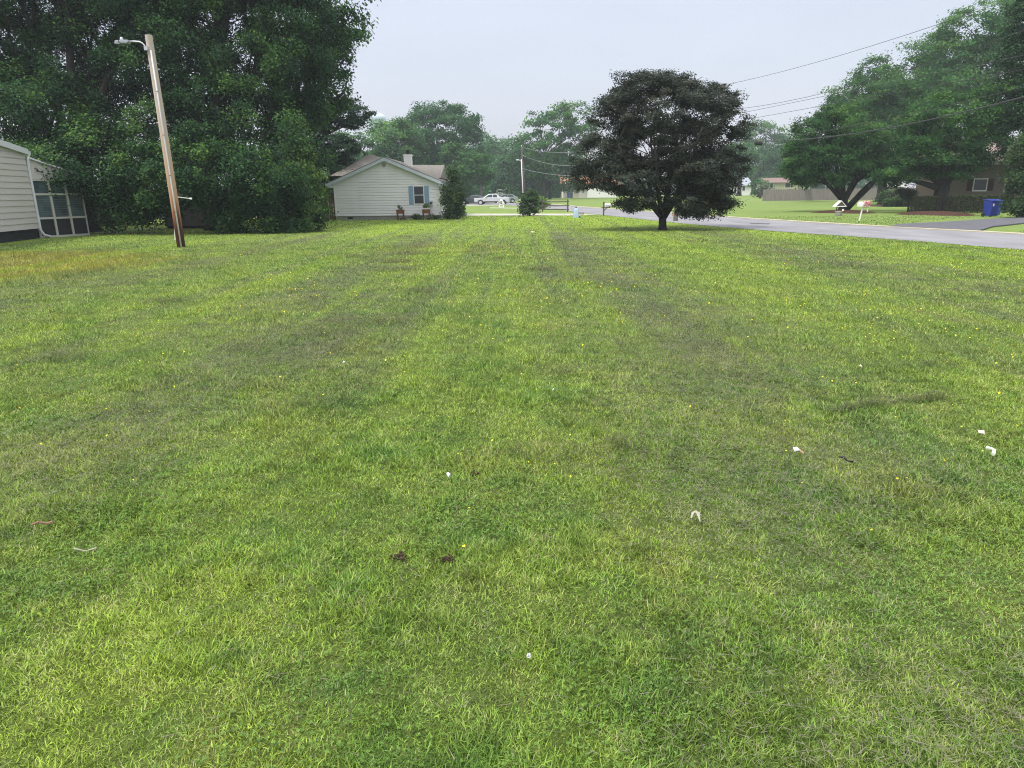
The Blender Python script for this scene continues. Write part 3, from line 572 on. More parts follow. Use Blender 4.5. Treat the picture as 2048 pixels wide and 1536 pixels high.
tag(link('far_wood', fast_mesh('far_wood', V_, [Fq], {'rnd': np.repeat(rn, 4)}), L_fard), 'continuous far-off belt of hazy blue-green woods closing the view', 'woods', kind='stuff')
# right-hand ornamental trees
pb = G(1685, 423)
tree('crab_apple_tree', 'multi-stemmed tree with forked leaning trunk behind the wishing well ornament', pb, [(1625, 290, 55, 48), (1680, 265, 55, 50), (1610, 330, 44, 34), (1680, 320, 60, 44), (1740, 300, 50, 50), (1650, 245, 34, 30), (1635, 352, 36, 14), (1740, 330, 36, 22)], pb[1], L_pear, .6, .17, 1.6, 1.1, .33, .9, 61, nsec=8, spread=1.2)
lm = MB()
for pts, r0 in (([(1690, 421), (1712, 398), (1740, 372), (1765, 345)], .26), ([(1692, 420), (1722, 385), (1742, 365), (1756, 340)], .2)):
    lm.tube([P(a_, b_, pb[1]) for a_, b_ in pts], [r0, r0*.9, r0*.75, r0*.5], 8)
lm.build('leaning_limb', M_bark, [o for o in C.objects if o.name == 'crab_apple_tree'][0], smooth=True)
qb = G(1768, 409)
tree('ornamental_tree', 'thick-trunked dark green tree standing on mulch left of the topiary shrub', qb, [(1770, 250, 60, 60), (1820, 290, 60, 60), (1735, 215, 46, 46), (1850, 230, 60, 60), (1795, 330, 52, 28), (1850, 330, 40, 26), (1780, 190, 50, 36), (1725, 285, 36, 40)], 80, L_pear, .8, .23, 1.4, 1.1, .6, 2.2, 62)
rb = G(1872, 425)
tree('ornamental_tree', 'nearest dark green tree with thick leaning trunk right in front of the tan house', rb, [(1880, 296, 66, 44), (1950, 275, 60, 46), (1835, 330, 44, 24), (1895, 335, 52, 20), (1935, 318, 40, 18), (1900, 235, 80, 50), (1985, 230, 60, 60), (1840, 270, 50, 50), (1790, 355, 30, 14)], rb[1], L_pear, .65, .16, 1.5, 1.1, .5, 1.5, 63, nsec=10, spread=1.1, lean=(rb[0]+.25, rb[1], 1.9))
tree('tall_tree', 'tall light green tree at the top right corner of the view', P(1990, 400, 88)[:2], [(1980, 60, 80, 60), (2040, 20, 70, 60), (1930, 120, 70, 60), (2040, 130, 80, 90), (1900, 180, 70, 60), (1990, 200, 80, 70)], 88, L_far, 1.1, .28, 1.4, 1.1, .6, 7, 64)
tree('tall_tree', 'pale green tree rising behind the power wires right of the sky gap', P(1870, 400, 95)[:2], [(1865, 105, 44, 34), (1850, 150, 50, 44), (1830, 200, 60, 50), (1790, 240, 50, 40)], 95, L_far, 1.1, .29, 1.4, 1.1, .5, 6, 65)
tree('tall_tree', 'hazy green tree whose top shows just above the crab apple', P(1760, 400, 100)[:2], [(1760, 150, 40, 30), (1740, 190, 46, 36), (1690, 185, 26, 22), (1710, 220, 44, 30), (1680, 240, 40, 26)], 100, L_far, 1.1, .3, 1.4, 1.1, .5, 6, 66)
tree('tall_evergreen', 'very dark evergreen filling the upper right edge of the view', P(2120, 400, 50)[:2], [(2090, 130, 70, 90), (2080, 230, 70, 70), (2100, 30, 70, 80), (2060, 290, 45, 40)], 50, L_dark, .6, .2, 1.6, 1.1, .4, 3, 67)
tree('arborvitae_shrub', 'dense dark green arborvitae at the right edge beside the blue bin', P(2050, 437, 40)[:2], [(2050, 395, 38, 44), (2050, 345, 34, 34), (2045, 300, 26, 30), (2070, 420, 40, 24)], 40, L_bush, .4, .12, 1.8, 1.1, .15, .6, 68, cat='shrub', flat_=.9)
# shrubs near the road
sb = G(1059, 432)
tree('round_shrub', 'bushy green shrub standing on the grass in front of the driveway end', sb, [(1057, 413, 16, 16), (1062, 398, 16, 14), (1058, 424, 15, 8), (1068, 390, 10, 9), (1050, 404, 9, 10)], sb[1], L_bush, .32, .16, 2, 1.2, .06, .3, 71, cat='shrub', dep=1)
sb = G(1084, 419)
tree('round_shrub', 'bright green low shrub behind the left post of the split rail fence', sb, [(1084, 407, 14, 11), (1074, 402, 8, 8)], sb[1], L_vine, .32, .16, 2, 1.2, .05, .2, 72, cat='shrub', dep=1)
tree('conical_shrub', 'tall dark pointed evergreen shrub against the right corner of the white house', (-3.6, 47.6), [(905, 400, 20, 30), (905, 370, 16, 26), (902, 350, 9, 16), (908, 425, 19, 12), (915, 395, 12, 22)], 47.6, L_bush, .32, .14, 2.1, 1.2, .08, .4, 73, cat='shrub', dep=1, flat_=1.2)
tree('low_shrub', 'small dark shrub between the two wooden planters', (-7.4, 47.1), [(834, 434, 9, 6)], 47.1, L_bush, .2, .1, 2, 1.3, .03, .1, 74, cat='shrub', dep=.8)
tree('low_shrub', 'small dark plants under the electric meter of the white house', (-5.6, 47.3), [(866, 435, 10, 4), (876, 436, 8, 4)], 47.3, L_bush, .2, .1, 2, 1.3, .03, .1, 75, cat='shrub', dep=.8)
for i, (px, py, rx, ry) in enumerate([(1556, 394, 10, 4), (1580, 393, 12, 5), (1650, 396, 20, 3)]):
    q = G(px, py+ry); tree('weeds', ['leafy weeds at the left foot of the grey fence', 'taller weeds against the grey fence by the small tree', 'low line of weeds under the grey fence right of the small tree'][i], q, [(px, py, rx, ry)], q[1]-1, L_bush, .5, .3, 1.5, 1, .05, .1, 80+i, cat='weeds', trunk=False)

# ------------------------------------------------------------------ mulch beds
def mound(px, py, rpx, rz=.12, ry=1.6):
    x, y, z = G(px, py); rx = rpx*mpp(y); v = [(x, y, z+rz)]; f = []; K, Q = 24, 5
    for q in range(1, Q+1):
        for k in range(K):
            a_ = 6.2832*k/K; s = q/Q*(1+.1*math.sin(3*a_+px)); v.append((x+rx*s*math.cos(a_), y+ry*s*math.sin(a_), z+rz*(1-(q/Q)**2)-.01*(q == Q)+.02*math.sin(a_*5+q)))
    for k in range(K): f.append((0, 1+k, 1+(k+1) % K))
    for q in range(Q-1):
        for k in range(K): a_ = 1+q*K; f.append((a_+k, a_+K+k, a_+K+(k+1) % K, a_+(k+1) % K))
    MB().add(v, f).build('mulch_bed', M_mulch, smooth=True)['kind'] = 'structure'
mound(1690, 425, 58, .18, 2.8); mound(1872, 429, 62, .22, 3.2); mound(1785, 412, 60, .12, 3)

# ------------------------------------------------------------------ building helpers
def siding(mb, o, u, n, lf, rf, z0, z1, row=.17, lap=.05):
    """lap siding on a wall: o origin, u along, n outward; lf(z), rf(z) left and right limits"""
    o, u, n = map(np.array, (o, u, n)); z = z0
    while z < z1-.01:
        zt = min(z+row, z1)
        def q(s, zz, d): return tuple(o+u*s+n*d+np.array([0, 0, zz]))
        l0, r0, l1, r1 = lf(z), rf(z), lf(zt), rf(zt)
        if r0-l0 > .02:
            if r1 < l1: l1 = r1 = (l1+r1)/2
            zm = z+(zt-z)*.74; lm, rm = l0+(l1-l0)*.74, r0+(r1-r0)*.74
            mb.add([q(l0, z, lap), q(r0, z, lap), q(rm, zm, lap*.85), q(lm, zm, lap*.85), q(rm, zm+.004, .004), q(lm, zm+.004, .004), q(r1, zt, .002), q(l1, zt, .002), q(l0, z, 0), q(r0, z, 0)], [(0, 1, 2, 3), (3, 2, 4, 5), (5, 4, 6, 7), (8, 9, 1, 0)])
        z = zt
    return mb

# white gabled house
WY = 48.0; wx0, wx1 = -11.92, -4.78; wz0 = .28
rl = P(650, 367, WY-.3); rr = P(892, 363, WY-.3); rp = P(768, 310, WY-.3)
xr = (wx0+wx1)/2-.02; ez = 2.42; rz_ = 4.1; sl_ = (rz_-ez)/(wx1+.45-xr)
hs = thing('white_house', 'single-storey white clapboard house with gable end and one blue-shuttered window', 'house', (xr, WY, 0))
gz = lambda x: rz_-.12-abs(x-xr)*sl_
w_ = MB(); siding(w_, (0, WY, 0), (1, 0, 0), (0, -1, 0), lambda z: max(wx0, xr-(rz_-.12-z)/sl_), lambda z: min(wx1, xr+(rz_-.12-z)/sl_), wz0, rz_-.14)
w_.prism([(wx0, WY+.02, wz0), (wx1, WY+.02, wz0), (wx1, WY+.02, gz(wx1)), (xr, WY+.02, gz(xr)), (wx0, WY+.02, gz(wx0))], (0, 12, 0))
w_.build('wall', M_wside, hs)
MB().box(wx0+.03, wx1-.03, WY+.03, WY+12, -.1, wz0).build('foundation', M_found, hs)
MB().box(wx0+.78, wx0+1.12, WY+.015, WY+.05, .08, .2).build('crawlspace_vent', M_dfound, hs)
MB().box(wx0-.02, wx0+.08, WY-.065, WY, wz0, gz(wx0)-.02).build('corner_board', M_white, hs); MB().box(wx1-.08, wx1+.02, WY-.065, WY, wz0, gz(wx1)-.02).build('corner_board', M_white, hs)
rf = MB()
for s in (-1, 1):
    xe = xr+s*(wx1+.45-xr); rf.prism([(xr, WY-.28, rz_), (xe, WY-.28, rz_-sl_*abs(xe-xr)), (xe, WY+12.4, rz_-sl_*abs(xe-xr)), (xr, WY+12.4, rz_)][::s], (0, 0, -.06))
roof = rf.build('roof', M_roof, hs)
rk = MB()
for s in (-1, 1):
    xe = xr+s*(wx1+.45-xr); ze = rz_-sl_*abs(xe-xr)
    rk.prism([(xr, WY-.285, rz_-.062), (xe, WY-.285, ze-.062), (xe, WY-.285, ze-.26), (xr, WY-.285, rz_-.27)][::-s], (0, -.03, 0))
rk.build('rake_board', M_bluetrim, hs)
for s in (-1, 1):
    so_ = MB()
    xe = xr+s*(wx1+.45-xr); ze = rz_-sl_*abs(xe-xr); xi = xr+s*(wx1+.03-xr); zi = rz_-sl_*abs(xi-xr)
    so_.prism([(xe, WY-.27, ze-.26), (xi, WY-.27, ze-.26), (xi, WY-.27, zi-.08), (xe, WY-.27, ze-.08)][::s], (0, 12.5, 0)); so_.build('eave_box', M_bluetrim, hs)
gt = MB(); xe = wx1+.5; ze = rz_-sl_*(wx1+.45-xr)
gt.box(xe-.02, xe+.1, WY-.3, WY+12.3, ze-.16, ze-.03); gt.build('gutter', M_trim, hs)
MB().tube([(xe+.03, WY-.2, ze-.16), (xe-.05, WY-.15, ze-.3), (wx1+.05, WY-.07, ze-.5), (wx1+.04, WY-.07, .1)], .035, 6).build('downspout', M_white, hs)
gv = P(768, 328, WY); vv = thing  # octagonal gable vent
v8 = MB(); v8.prism([(gv[0]+.2*math.cos(a_+.39), WY-.09, gv[2]-.05+.2*math.sin(a_+.39)) for a_ in [k*math.pi/4 for k in range(8)]][::-1], (0, .04, 0))
v8o = v8.build('gable_vent', M_white, hs)
vl = MB()
for k in range(7): z = gv[2]-.17+k*.04; hw = math.sqrt(max(.0, .145**2-(z-gv[2]+.05)**2)); vl.box(gv[0]-hw, gv[0]+hw, WY-.105, WY-.092, z-.014, z+.01)
vl.build('louvre', mat('vent_grey', (.17, .18, .2), .7, .2), v8o)
wl = P(828, 373, WY); wr = P(848, 407, WY); wxa, wxb, wza, wzb = wl[0], wr[0]-.0, wr[2], wl[2]
win = MB(); 
for bx in ((wxa-.05, wxb+.05, wzb, wzb+.06), (wxa-.05, wxb+.05, wza-.06, wza), (wxa-.05, wxa, wza, wzb), (wxb, wxb+.05, wza, wzb), (wxa, wxb, (wza+wzb)/2-.02, (wza+wzb)/2+.02)): win.box(bx[0], bx[1], WY-.08, WY-.001, bx[2], bx[3])
wo = win.build('window_frame', M_white, hs)
MB().box(wxa, wxb, WY-.066, WY-.056, wza, (wza+wzb)/2-.021).build('pane', M_glass, wo); MB().box(wxa, wxb, WY-.066, WY-.056, (wza+wzb)/2+.021, wzb).build('pane', M_glass, wo)
for xs in (wxa-.37, wxb+.06):
    sh = MB(); sh.box(xs, xs+.31, WY-.085, WY-.055, wza-.06, wzb+.04)
    for zz in (wza, (wza+wzb)/2+.03):
        sh.box(xs+.05, xs+.26, WY-.095, WY-.084, zz, zz+(wzb-wza)/2-.08)
    sh.build('shutter', M_shut, hs, bevel=.004)
mx_, _, mz_ = P(862, 406, WY)
mt = MB().box(mx_-.09, mx_+.11, WY-.14, WY-.001, mz_-.18, mz_+.16).build('electric_meter', M_metal, hs, bevel=.01)
MB().tube([(mx_+.01, WY-.13, mz_), (mx_+.01, WY-.2, mz_)], .08, 14).build('meter_dial', M_glass, mt)
MB().tube([(mx_-.02, WY-.05, mz_-.17), (mx_-.02, WY-.05, .1)], .025, 6).build('conduit', M_metal, hs)
MB().tube([(wx1-.12, WY-.03, mz_+1.3), (wx1-.1, WY-.03, mz_+.6), (wx1-.05, WY-.03, mz_+.2)], .012, 5).build('service_cable', M_wire, hs)
# chimney
ch = P(815, 345, WY+4); c1 = P(807, 309, WY+4); c2 = P(822.5, 328, WY+4)
cm = MB(); siding(cm, (0, WY+4, 0), (1, 0, 0), (0, -1, 0), lambda z: c1[0], lambda z: c2[0], 2.8, c1[2]-.08); cm.box(c1[0], c2[0], WY+4.01, WY+4.7, 2.8, c1[2]-.08)
cm.box(c1[0]-.05, c2[0]+.05, WY+3.95, WY+4.75, c1[2]-.08, c1[2]); cmo = cm.build('chimney', M_white, hs)
MB().lathe([(.1, 0), (.1, .12), (.17, .13), (.17, .2), (.1, .22), (.19, .25), (.19, .3), (.05, .32)], ((c1[0]+c2[0])/2, WY+4.35, c1[2]), 12).build('chimney_cap', M_black, cmo)
# rear hip roof and street-side cross gable
rb_ = MB(); A = P(738, 309, WY+8.5); Bq = P(660, 352, WY+6); Cq = P(800, 335, WY+6); D = P(690, 352, WY+13)
rb_.add([A, (A[0]+.2, A[1], A[2]), Bq, (Cq[0]+2, Cq[1], Bq[2]), (D[0]-2, D[1], Bq[2]), (Cq[0]+2, D[1], Bq[2])], [(2, 3, 1, 0), (2, 0, 4), (0, 1, 5, 4), (1, 3, 5), (2, 4, 5, 3)])
rb_.build('rear_roof', M_roof, hs)
E1 = P(822, 330, WY+6.5); E2 = P(889, 330, WY+6.5); E3 = P(881, 356, WY+3.5); E4 = P(815, 356, WY+3.5)
MB().add([E1, E2, E3, E4, (E2[0], WY+9.5, E3[2]), (E1[0], WY+9.5, E3[2])], [(3, 2, 1, 0), (0, 1, 4, 5), (2, 4, 1), (3, 2, 4, 5), (0, 5, 3)]).build('porch_roof', M_roof, hs)
MB().box(E3[0]-1.2, E3[0]-.1, WY+3.8, WY+9.2, 0, E3[2]-.03).build('porch_wall', M_wside, hs)
# planters
for i, (px, lb) in enumerate(((801.5, 'raised brown wooden planter with a spindly plant left of the blue-shuttered window'), (853, 'raised brown wooden planter with a bushy plant below the right blue shutter'))):
    x = P(px, 440, WY-.75)[0]; r_ = thing('raised_planter', lb, 'planter', (x, WY-.75, 0), group='raised wooden planters by the white house')
    MB().cbox((0, 0, .42), (.48, .38, .26), taper=1.06).build('planter_box', mat('planter_wood', (.19, .07, .035), .8, .2, noise=.3, nscale=6, stretch=(1, 1, 5)), r_, local=True, bevel=.01)
    MB().cbox((0, 0, .665), (.44, .34, .02)).build('soil', M_mulch, r_, local=True)
    for sx_ in (-1, 1):
        for sy_ in (-1, 1): MB().cbox((sx_*.2, sy_*.15, 0), (.06, .06, .45)).build('leg', MC['planter_wood'], r_, local=True)
    pl = [(x, WY-.75, .82+.08*i, .12+.06*i, .12, .16)]
    V_, Fq, rn, _c = leaves(pl, .09, .07, 1.5+i, 1.2, 90+i); link('plant', fast_mesh('plant', V_, [Fq], {'rnd': np.repeat(rn, 4)}), L_vine, r_)
# reddish fence left of house
fr = thing('board_fence', 'reddish-brown vertical board fence joining the left side of the white house', 'fence', (-13, 48.3, 0))
fb = MB(); x = -14.9; k = 0
while x < wx0-.1:
    fb.box(x, x+.13, 48.3+.02*(k % 2), 48.33+.02*(k % 2), .03, 1.75+.04*math.sin(k*2.3)); x += .145; k += 1
fb.build('boards', M_fence, fr); MB().box(-14.9, wx0-.1, 48.36, 48.42, .4, .5).box(-14.9, wx0-.1, 48.36, 48.42, 1.3, 1.4).build('rail', M_fence, fr)

# beige house at left edge with sunroom
cnr = G(84, 476); cx, cy = -20.2, 29.9; X0 = -19.62; Y0 = 22
u_ = np.array([cx-X0, cy-26.7, 0]); u_ /= np.linalg.norm(u_); n_ = np.array([u_[1], -u_[0], 0])
et = P(49, 300, cy)[2]; zt0 = P(0, 272, 27)[2]; slp = (zt0-et)/(cy-27)
hb = thing('beige_house', 'beige clapboard house with dark foundation at the left edge', 'house', (cx, cy, 0))
Lw = 12.; o_ = np.array([cx, cy, 0])-u_*Lw
topz = lambda s: et-.05+(Lw-s)*slp
sb_ = MB(); z = .42
while z < topz(0):
    zt = z+.235
    sr0 = Lw if z < et-.05 else Lw-(z-et+.05)/slp; sr1 = Lw if zt < et-.05 else Lw-(zt-et+.05)/slp
    if sr1 > .1:
        q = lambda s, zz, d: tuple(o_+u_*s+n_*d+np.array([0, 0, zz])); sb_.add([q(0, z, .03), q(sr0, z, .03), q(sr1, zt, .006), q(0, zt, .006), q(0, z, 0), q(sr0, z, 0)], [(0, 1, 2, 3), (4, 5, 1, 0)])
    z = zt
sb_.prism([tuple(o_+np.array([0, 0, .42])), tuple(o_+u_*Lw+np.array([0, 0, .42])), tuple(o_+u_*Lw+np.array([0, 0, topz(Lw)])), tuple(o_+np.array([0, 0, topz(0)]))], -n_*7)
sb_.build('wall', M_beige, hb)
MB().prism([tuple(o_-n_*.05+np.array([0, 0, -.1])), tuple(o_+u_*(Lw-.02)-n_*.05+np.array([0, 0, -.1])), tuple(o_+u_*(Lw-.02)-n_*.05+np.array([0, 0, .42])), tuple(o_-n_*.05+np.array([0, 0, .42]))], -n_*6.8).build('foundation', M_dfound, hb)
q = lambda s, zz, d=0: tuple(o_+u_*s+n_*d+np.array([0, 0, zz]))
MB().prism([q(0, topz(0)+.02, .1), q(Lw+.12, topz(Lw+.12)+.02, .1), q(Lw+.12, topz(Lw+.12)+.12, .1), q(0, topz(0)+.12, .1)], -n_*7.5).build('roof', M_roof, hb)
MB().prism([q(0, topz(0)-.12, .102), q(Lw+.12, topz(Lw+.12)-.12, .102), q(Lw+.12, topz(Lw+.12)+.11, .102), q(0, topz(0)+.11, .102)], n_*.03).build('rake_board', M_trim, hb)
MB().prism([q(0, topz(0)-.1, 0.01), q(Lw+.1, topz(Lw+.1)-.1, .01), q(Lw+.1, topz(Lw+.1)-.07, .01), q(0, topz(0)-.07, .01)], n_*.088).build('soffit', M_trim, hb)
MB().prism([q(Lw+.125, topz(Lw)-.12, .14), q(Lw+.28, topz(Lw)-.12, .14), q(Lw+.28, topz(Lw)+.02, .14), q(Lw+.125, topz(Lw)+.02, .14)], -n_*7).build('gutter', M_trim, hb)
MB().tube([q(Lw+.18, et-.14, .1), q(Lw+.06, et-.35, .08), q(Lw+.04, et-.7, .06), q(Lw+.04, .35, .06), q(Lw+.1, .14, .14), q(Lw+.4, .05, .25)], .05, 8).build('downspout', M_trim, hb)
# sunroom (part of the house)
s0 = o_+u_*(Lw+.12)+n_*.0; s1 = np.array(G(180, 470)); s1[2] = 0; su = s1-s0; su[2] = 0; SL = np.linalg.norm(su); su /= SL; sn = np.array([su[1], -su[0], 0])
sq = lambda s, zz, d=0: tuple(s0+su*s+sn*d+np.array([0, 0, zz]))
hz0 = P(61, 351, s0[1])[2]; hz1 = P(159, 367, s1[1])[2]; th0 = P(53, 316, s0[1])[2]; th1 = hz1+.12
hh = (hz0+hz1)/2
MB().prism([sq(0, hh), sq(SL, hh), sq(SL, hh+.15), sq(0, th0)], -sn*3).build('sunroom_gable', M_beige, hb)
MB().prism([sq(-.02, th0, .1), sq(SL+.15, hh+.13, .1), sq(SL+.15, hh+.2, .1), sq(-.02, th0+.07, .1)], -sn*3.2).build('sunroom_roof', M_trim, hb)
fr_ = MB(); cols = [0, SL/3, 2*SL/3, SL]
zs = [.0, .78, 1.82, hh]
for c in cols: fr_.prism([sq(max(c-.045, 0), 0), sq(min(c+.045, SL), 0), sq(min(c+.045, SL), hh), sq(max(c-.045, 0), hh)], -sn*.1)
for z in (0, .78, 1.78, hh-.06):
    for i in range(3): fr_.prism([sq(cols[i]+.046, z), sq(cols[i+1]-.046, z), sq(cols[i+1]-.046, z+.08), sq(cols[i]+.046, z+.08)], -sn*.08)
sun = fr_.build('sunroom_frame', mat('cream_frame', (.5, .49, .46), .6, .3, noise=.1, nscale=3), hb)
MB().prism([sq(.02, .0, -.6), sq(SL, 0, -.6), sq(SL, hh, -.6), sq(.02, hh, -.6)], -sn*2.2).build('sunroom_interior', M_panel, hb)
for i in range(3):
    a_, b_ = cols[i]+.047, cols[i+1]-.047
    MB().prism([sq(a_, .081, -.04), sq(b_, .081, -.04), sq(b_, .779, -.04), sq(a_, .779, -.04)], -sn*.02).build('lower_panel', M_panel, hb)
    MB().prism([sq(a_, .861, -.05), sq(b_, .861, -.05), sq(b_, 1.779, -.05), sq(a_, 1.779, -.05)], -sn*.01).build('pane', M_glass2, hb)
    bl_ = MB()
    for k in range(9): z = .9+k*.1; bl_.prism([sq(a_+.04, z, -.03), sq(b_-.04, z, -.03), sq(b_-.04, z+.012, -.03), sq(a_+.04, z+.012, -.03)], -sn*.01)
    for zz in ((a_, a_+.035), (b_-.035, b_)): bl_.prism([sq(zz[0], .87, -.02), sq(zz[1], .87, -.02), sq(zz[1], 1.77, -.02), sq(zz[0], 1.77, -.02)], -sn*.02)
    bl_.build('louvre_slats', mat('dull_slats', (.16, .17, .17), .6, .3), hb)
    MB().prism([sq(a_, 1.861, -.05), sq(b_, 1.861, -.05), sq(b_, hh-.061, -.05), sq(a_, hh-.061, -.05)], -sn*.01).build('transom_pane', M_glass2, hb)
# shed under the trees
shd = thing('garden_shed', 'plain grey shed half hidden in the shade under the low maple', 'shed', (-16.5, 38.3, 0))
sx0, sx1 = P(330, 450, 38)[0], P(440, 450, 38)[0]
sm = MB().box(sx0, sx1, 38, 40.4, .12, 1.7); 
for k in range(12): sm.box(sx0+.02+k*(sx1-sx0)/12, sx0+.04+k*(sx1-sx0)/12, 37.985, 38, .14, 1.68)
sm.build('wall', mat('shed_grey', (.12, .115, .105), .85, .2, noise=.2, nscale=2), shd)
MB().prism([(sx0-.15, 37.8, 1.7), (sx1+.15, 37.8, 1.7), (sx1+.15, 39.2, 2.15), (sx0-.15, 39.2, 2.15)], (0, 0, .06)).prism([(sx0-.15, 39.2, 2.15), (sx1+.15, 39.2, 2.15), (sx1+.15, 40.6, 1.7), (sx0-.15, 40.6, 1.7)], (0, 0, .06)).build('roof', M_roof, shd)
MB().box(sx0+.05, sx1-.05, 38.1, 40.3, -.05, .12).build('skid', M_black, shd)

# tan house right
RZ = R(-33); ua = np.array([math.cos(RZ), math.sin(RZ)]); cA = np.array(P(1828, 400, 56)[:2])
def onfront(px, py, off=0.):
    a_, b_, c_ = ray(px, py); o2 = cA+np.array([ua[1], -ua[0]])*off; t, s = np.linalg.solve(np.array([[a_, -ua[0]], [b_, -ua[1]]]), o2); return s, H+c_*t
HW = onfront(2006, 400)[0]
hr = thing('tan_house', 'tan clapboard house with brown-shuttered window behind the thick-trunked tree', 'house', (cA[0], cA[1], 0), RZ)
wtan = mat('tan_siding', (.22, .19, .155), .8, .2, noise=.12, nscale=1.4)
wm_ = MB(); siding(wm_, (0, 0, 0), (1, 0, 0), (0, -1, 0), lambda z: 0, lambda z: HW, .3, 3.5, .2, .03); wm_.box(0, HW, .01, 8, .3, 3.5)
siding(wm_, (0, 1.5, 0), (1, 0, 0), (0, -1, 0), lambda z: HW+.01, lambda z: HW+7, .3, 3.3, .2, .03); wm_.box(HW+.01, HW+7, 1.51, 8, .3, 3.3); wm_.build('wall', wtan, hr, local=True)
MB().box(.02, HW+6.9, 1.6, 7.9, -.1, .3).box(.02, HW-.02, .03, 1.6, -.1, .3).build('foundation', M_found, hr, local=True)
MB().prism([(-.4, -.5, 3.45), (HW+7.4, -.5, 3.45), (HW+7.4, 4, 5.1), (-.4, 4, 5.1)], (0, 0, .12)).prism([(-.4, 4, 5.1), (HW+7.4, 4, 5.1), (HW+7.4, 8.5, 3.45), (-.4, 8.5, 3.45)], (0, 0, .12)).build('roof', mat('pink_brown_shingle', (.3, .23, .21), .95, .1, noise=.3, nscale=6), hr, local=True)
MB().box(-.4, HW+7.4, -.53, -.5, 3.35, 3.57).build('fascia', M_trim, hr, local=True)
wl = onfront(1950, 359); wr = onfront(1971, 380); a_, b_, c_, d_ = wl[0], wr[0], wr[1], wl[1]
wf = MB()
for bx in ((a_-.07, b_+.07, d_, d_+.08), (a_-.07, b_+.07, c_-.1, c_), (a_-.07, a_, c_, d_), (b_, b_+.07, c_, d_)): wf.box(bx[0], bx[1], -.07, 0, bx[2], bx[3])
wfo = wf.build('window_frame', M_white, hr, local=True); MB().box(a_, b_, -.045, -.031, c_, d_).build('pane', M_glass, wfo, local=True)
for xs in (a_-.45, b_+.09): MB().box(xs, xs+.36, -.06, -.02, c_-.05, d_+.05).build('shutter', mat('brown_shutter', (.055, .032, .025), .7, .2), hr, local=True)
MB().tube([(HW-.05, -.06, 3.4), (HW-.05, -.06, .2)], .05, 6).build('downspout', M_beige, hr, local=True)
# hedges and topiary by the tan house
def hedge(name, label, x0, x1, y0, y1, z0, z1, m_, seed, ls=.09):
    r_ = thing(name, label, 'hedge', ((x0+x1)/2, y0, 0)); r = np.random.default_rng(seed)
    n = int(2.2*((x1-x0)*(z1-z0)*2+(x1-x0)*(y1-y0)+(y1-y0)*(z1-z0)*2)/(ls*ls*.3)); p = np.stack([r.uniform(x0, x1, n), r.uniform(y0, y1, n), r.uniform(z0, z1, n)], 1)
    f = r.integers(0, 5, n); j = np.abs(r.normal(0, .06, n))-.03
    p[f == 0, 1] = y0+j[f == 0]; p[f == 1, 2] = z1-j[f == 1]; p[f == 2, 0] = x0+j[f == 2]; p[f == 3, 0] = x1-j[f == 3]
    nn = nrmz(r.normal(size=(n, 3))+np.array([0, -.3, .5])); tt = nrmz(np.cross(nn, r.normal(size=(n, 3)))); bb = np.cross(nn, tt); L_ = ls*r.uniform(.7, 1.3, (n, 1))
    V_ = np.stack([p-tt*L_*.5, p+bb*L_*.35, p+tt*L_*.5, p-bb*L_*.35], 1).reshape(-1, 3); i = np.arange(n)*4
    link('foliage', fast_mesh('foliage', V_, [np.stack([i, i+1, i+2, i+3], 1)], {'rnd': np.repeat(r.random(n), 4)}), m_, r_)
    st_ = MB()
    for k in range(int((x1-x0)/.45)+1):
        xx = x0+.15+k*.45
        if xx < x1: st_.tube([(xx, (y0+y1)/2, -.05), (xx+.05, (y0+y1)/2, z1*.8)], [.03, .015], 5)
    st_.build('stems', M_bark, r_)
a_ = P(1905, 420, 49); b_ = P(2003, 420, 49)
hedge('clipped_hedge', 'long flat-topped dark green hedge under the tan house window', a_[0], b_[0], 48.6, 50, .12, P(1950, 392, 49)[2], L_hedge, 5)
a_ = P(1830, 420, 50); b_ = P(1866, 420, 50)
hedge('clipped_hedge', 'brownish rounded hedge just left of the thick leaning trunk', a_[0], b_[0], 49.5, 50.8, .05, P(1850, 393, 50)[2], L_hedge, 6)
tp = P(1815, 425, 52); tz = P(1815, 378, 52)[2]
tree('topiary_shrub', 'umbrella-shaped clipped dark shrub with bare twisted stems beside the tan house', (tp[0], 52, 0), [(1812, 383, 17, 5), (1818, 390, 12, 7), (1822, 398, 7, 8)], 52, L_hedge, .25, .1, 2, 1.2, .06, .5, 95, cat='shrub', dep=.9)
# pale fascia of a building further left
tree('round_shrub', 'green shrub below the small white roof left of the topiary', P(1792, 412, 70)[:2], [(1785, 398, 26, 16), (1808, 400, 20, 14)], 70, L_bush, .45, .18, 2, 1.2, .06, .3, 97, cat='shrub', dep=1)
pf = thing('white_shed', 'small white-roofed shed glimpsed left of the topiary shrub', 'shed', P(1797, 405, 75)[:2]+(0,))
q_ = P(1797, 369, 75); MB().box(q_[0]-.75, q_[0]+.75, 75, 75.8, q_[2]-.25, q_[2]+.28).build('roof', M_white, pf); MB().box(q_[0]-.65, q_[0]+.65, 75.1, 75.7, 0, q_[2]-.25).build('wall', M_gfence, pf)

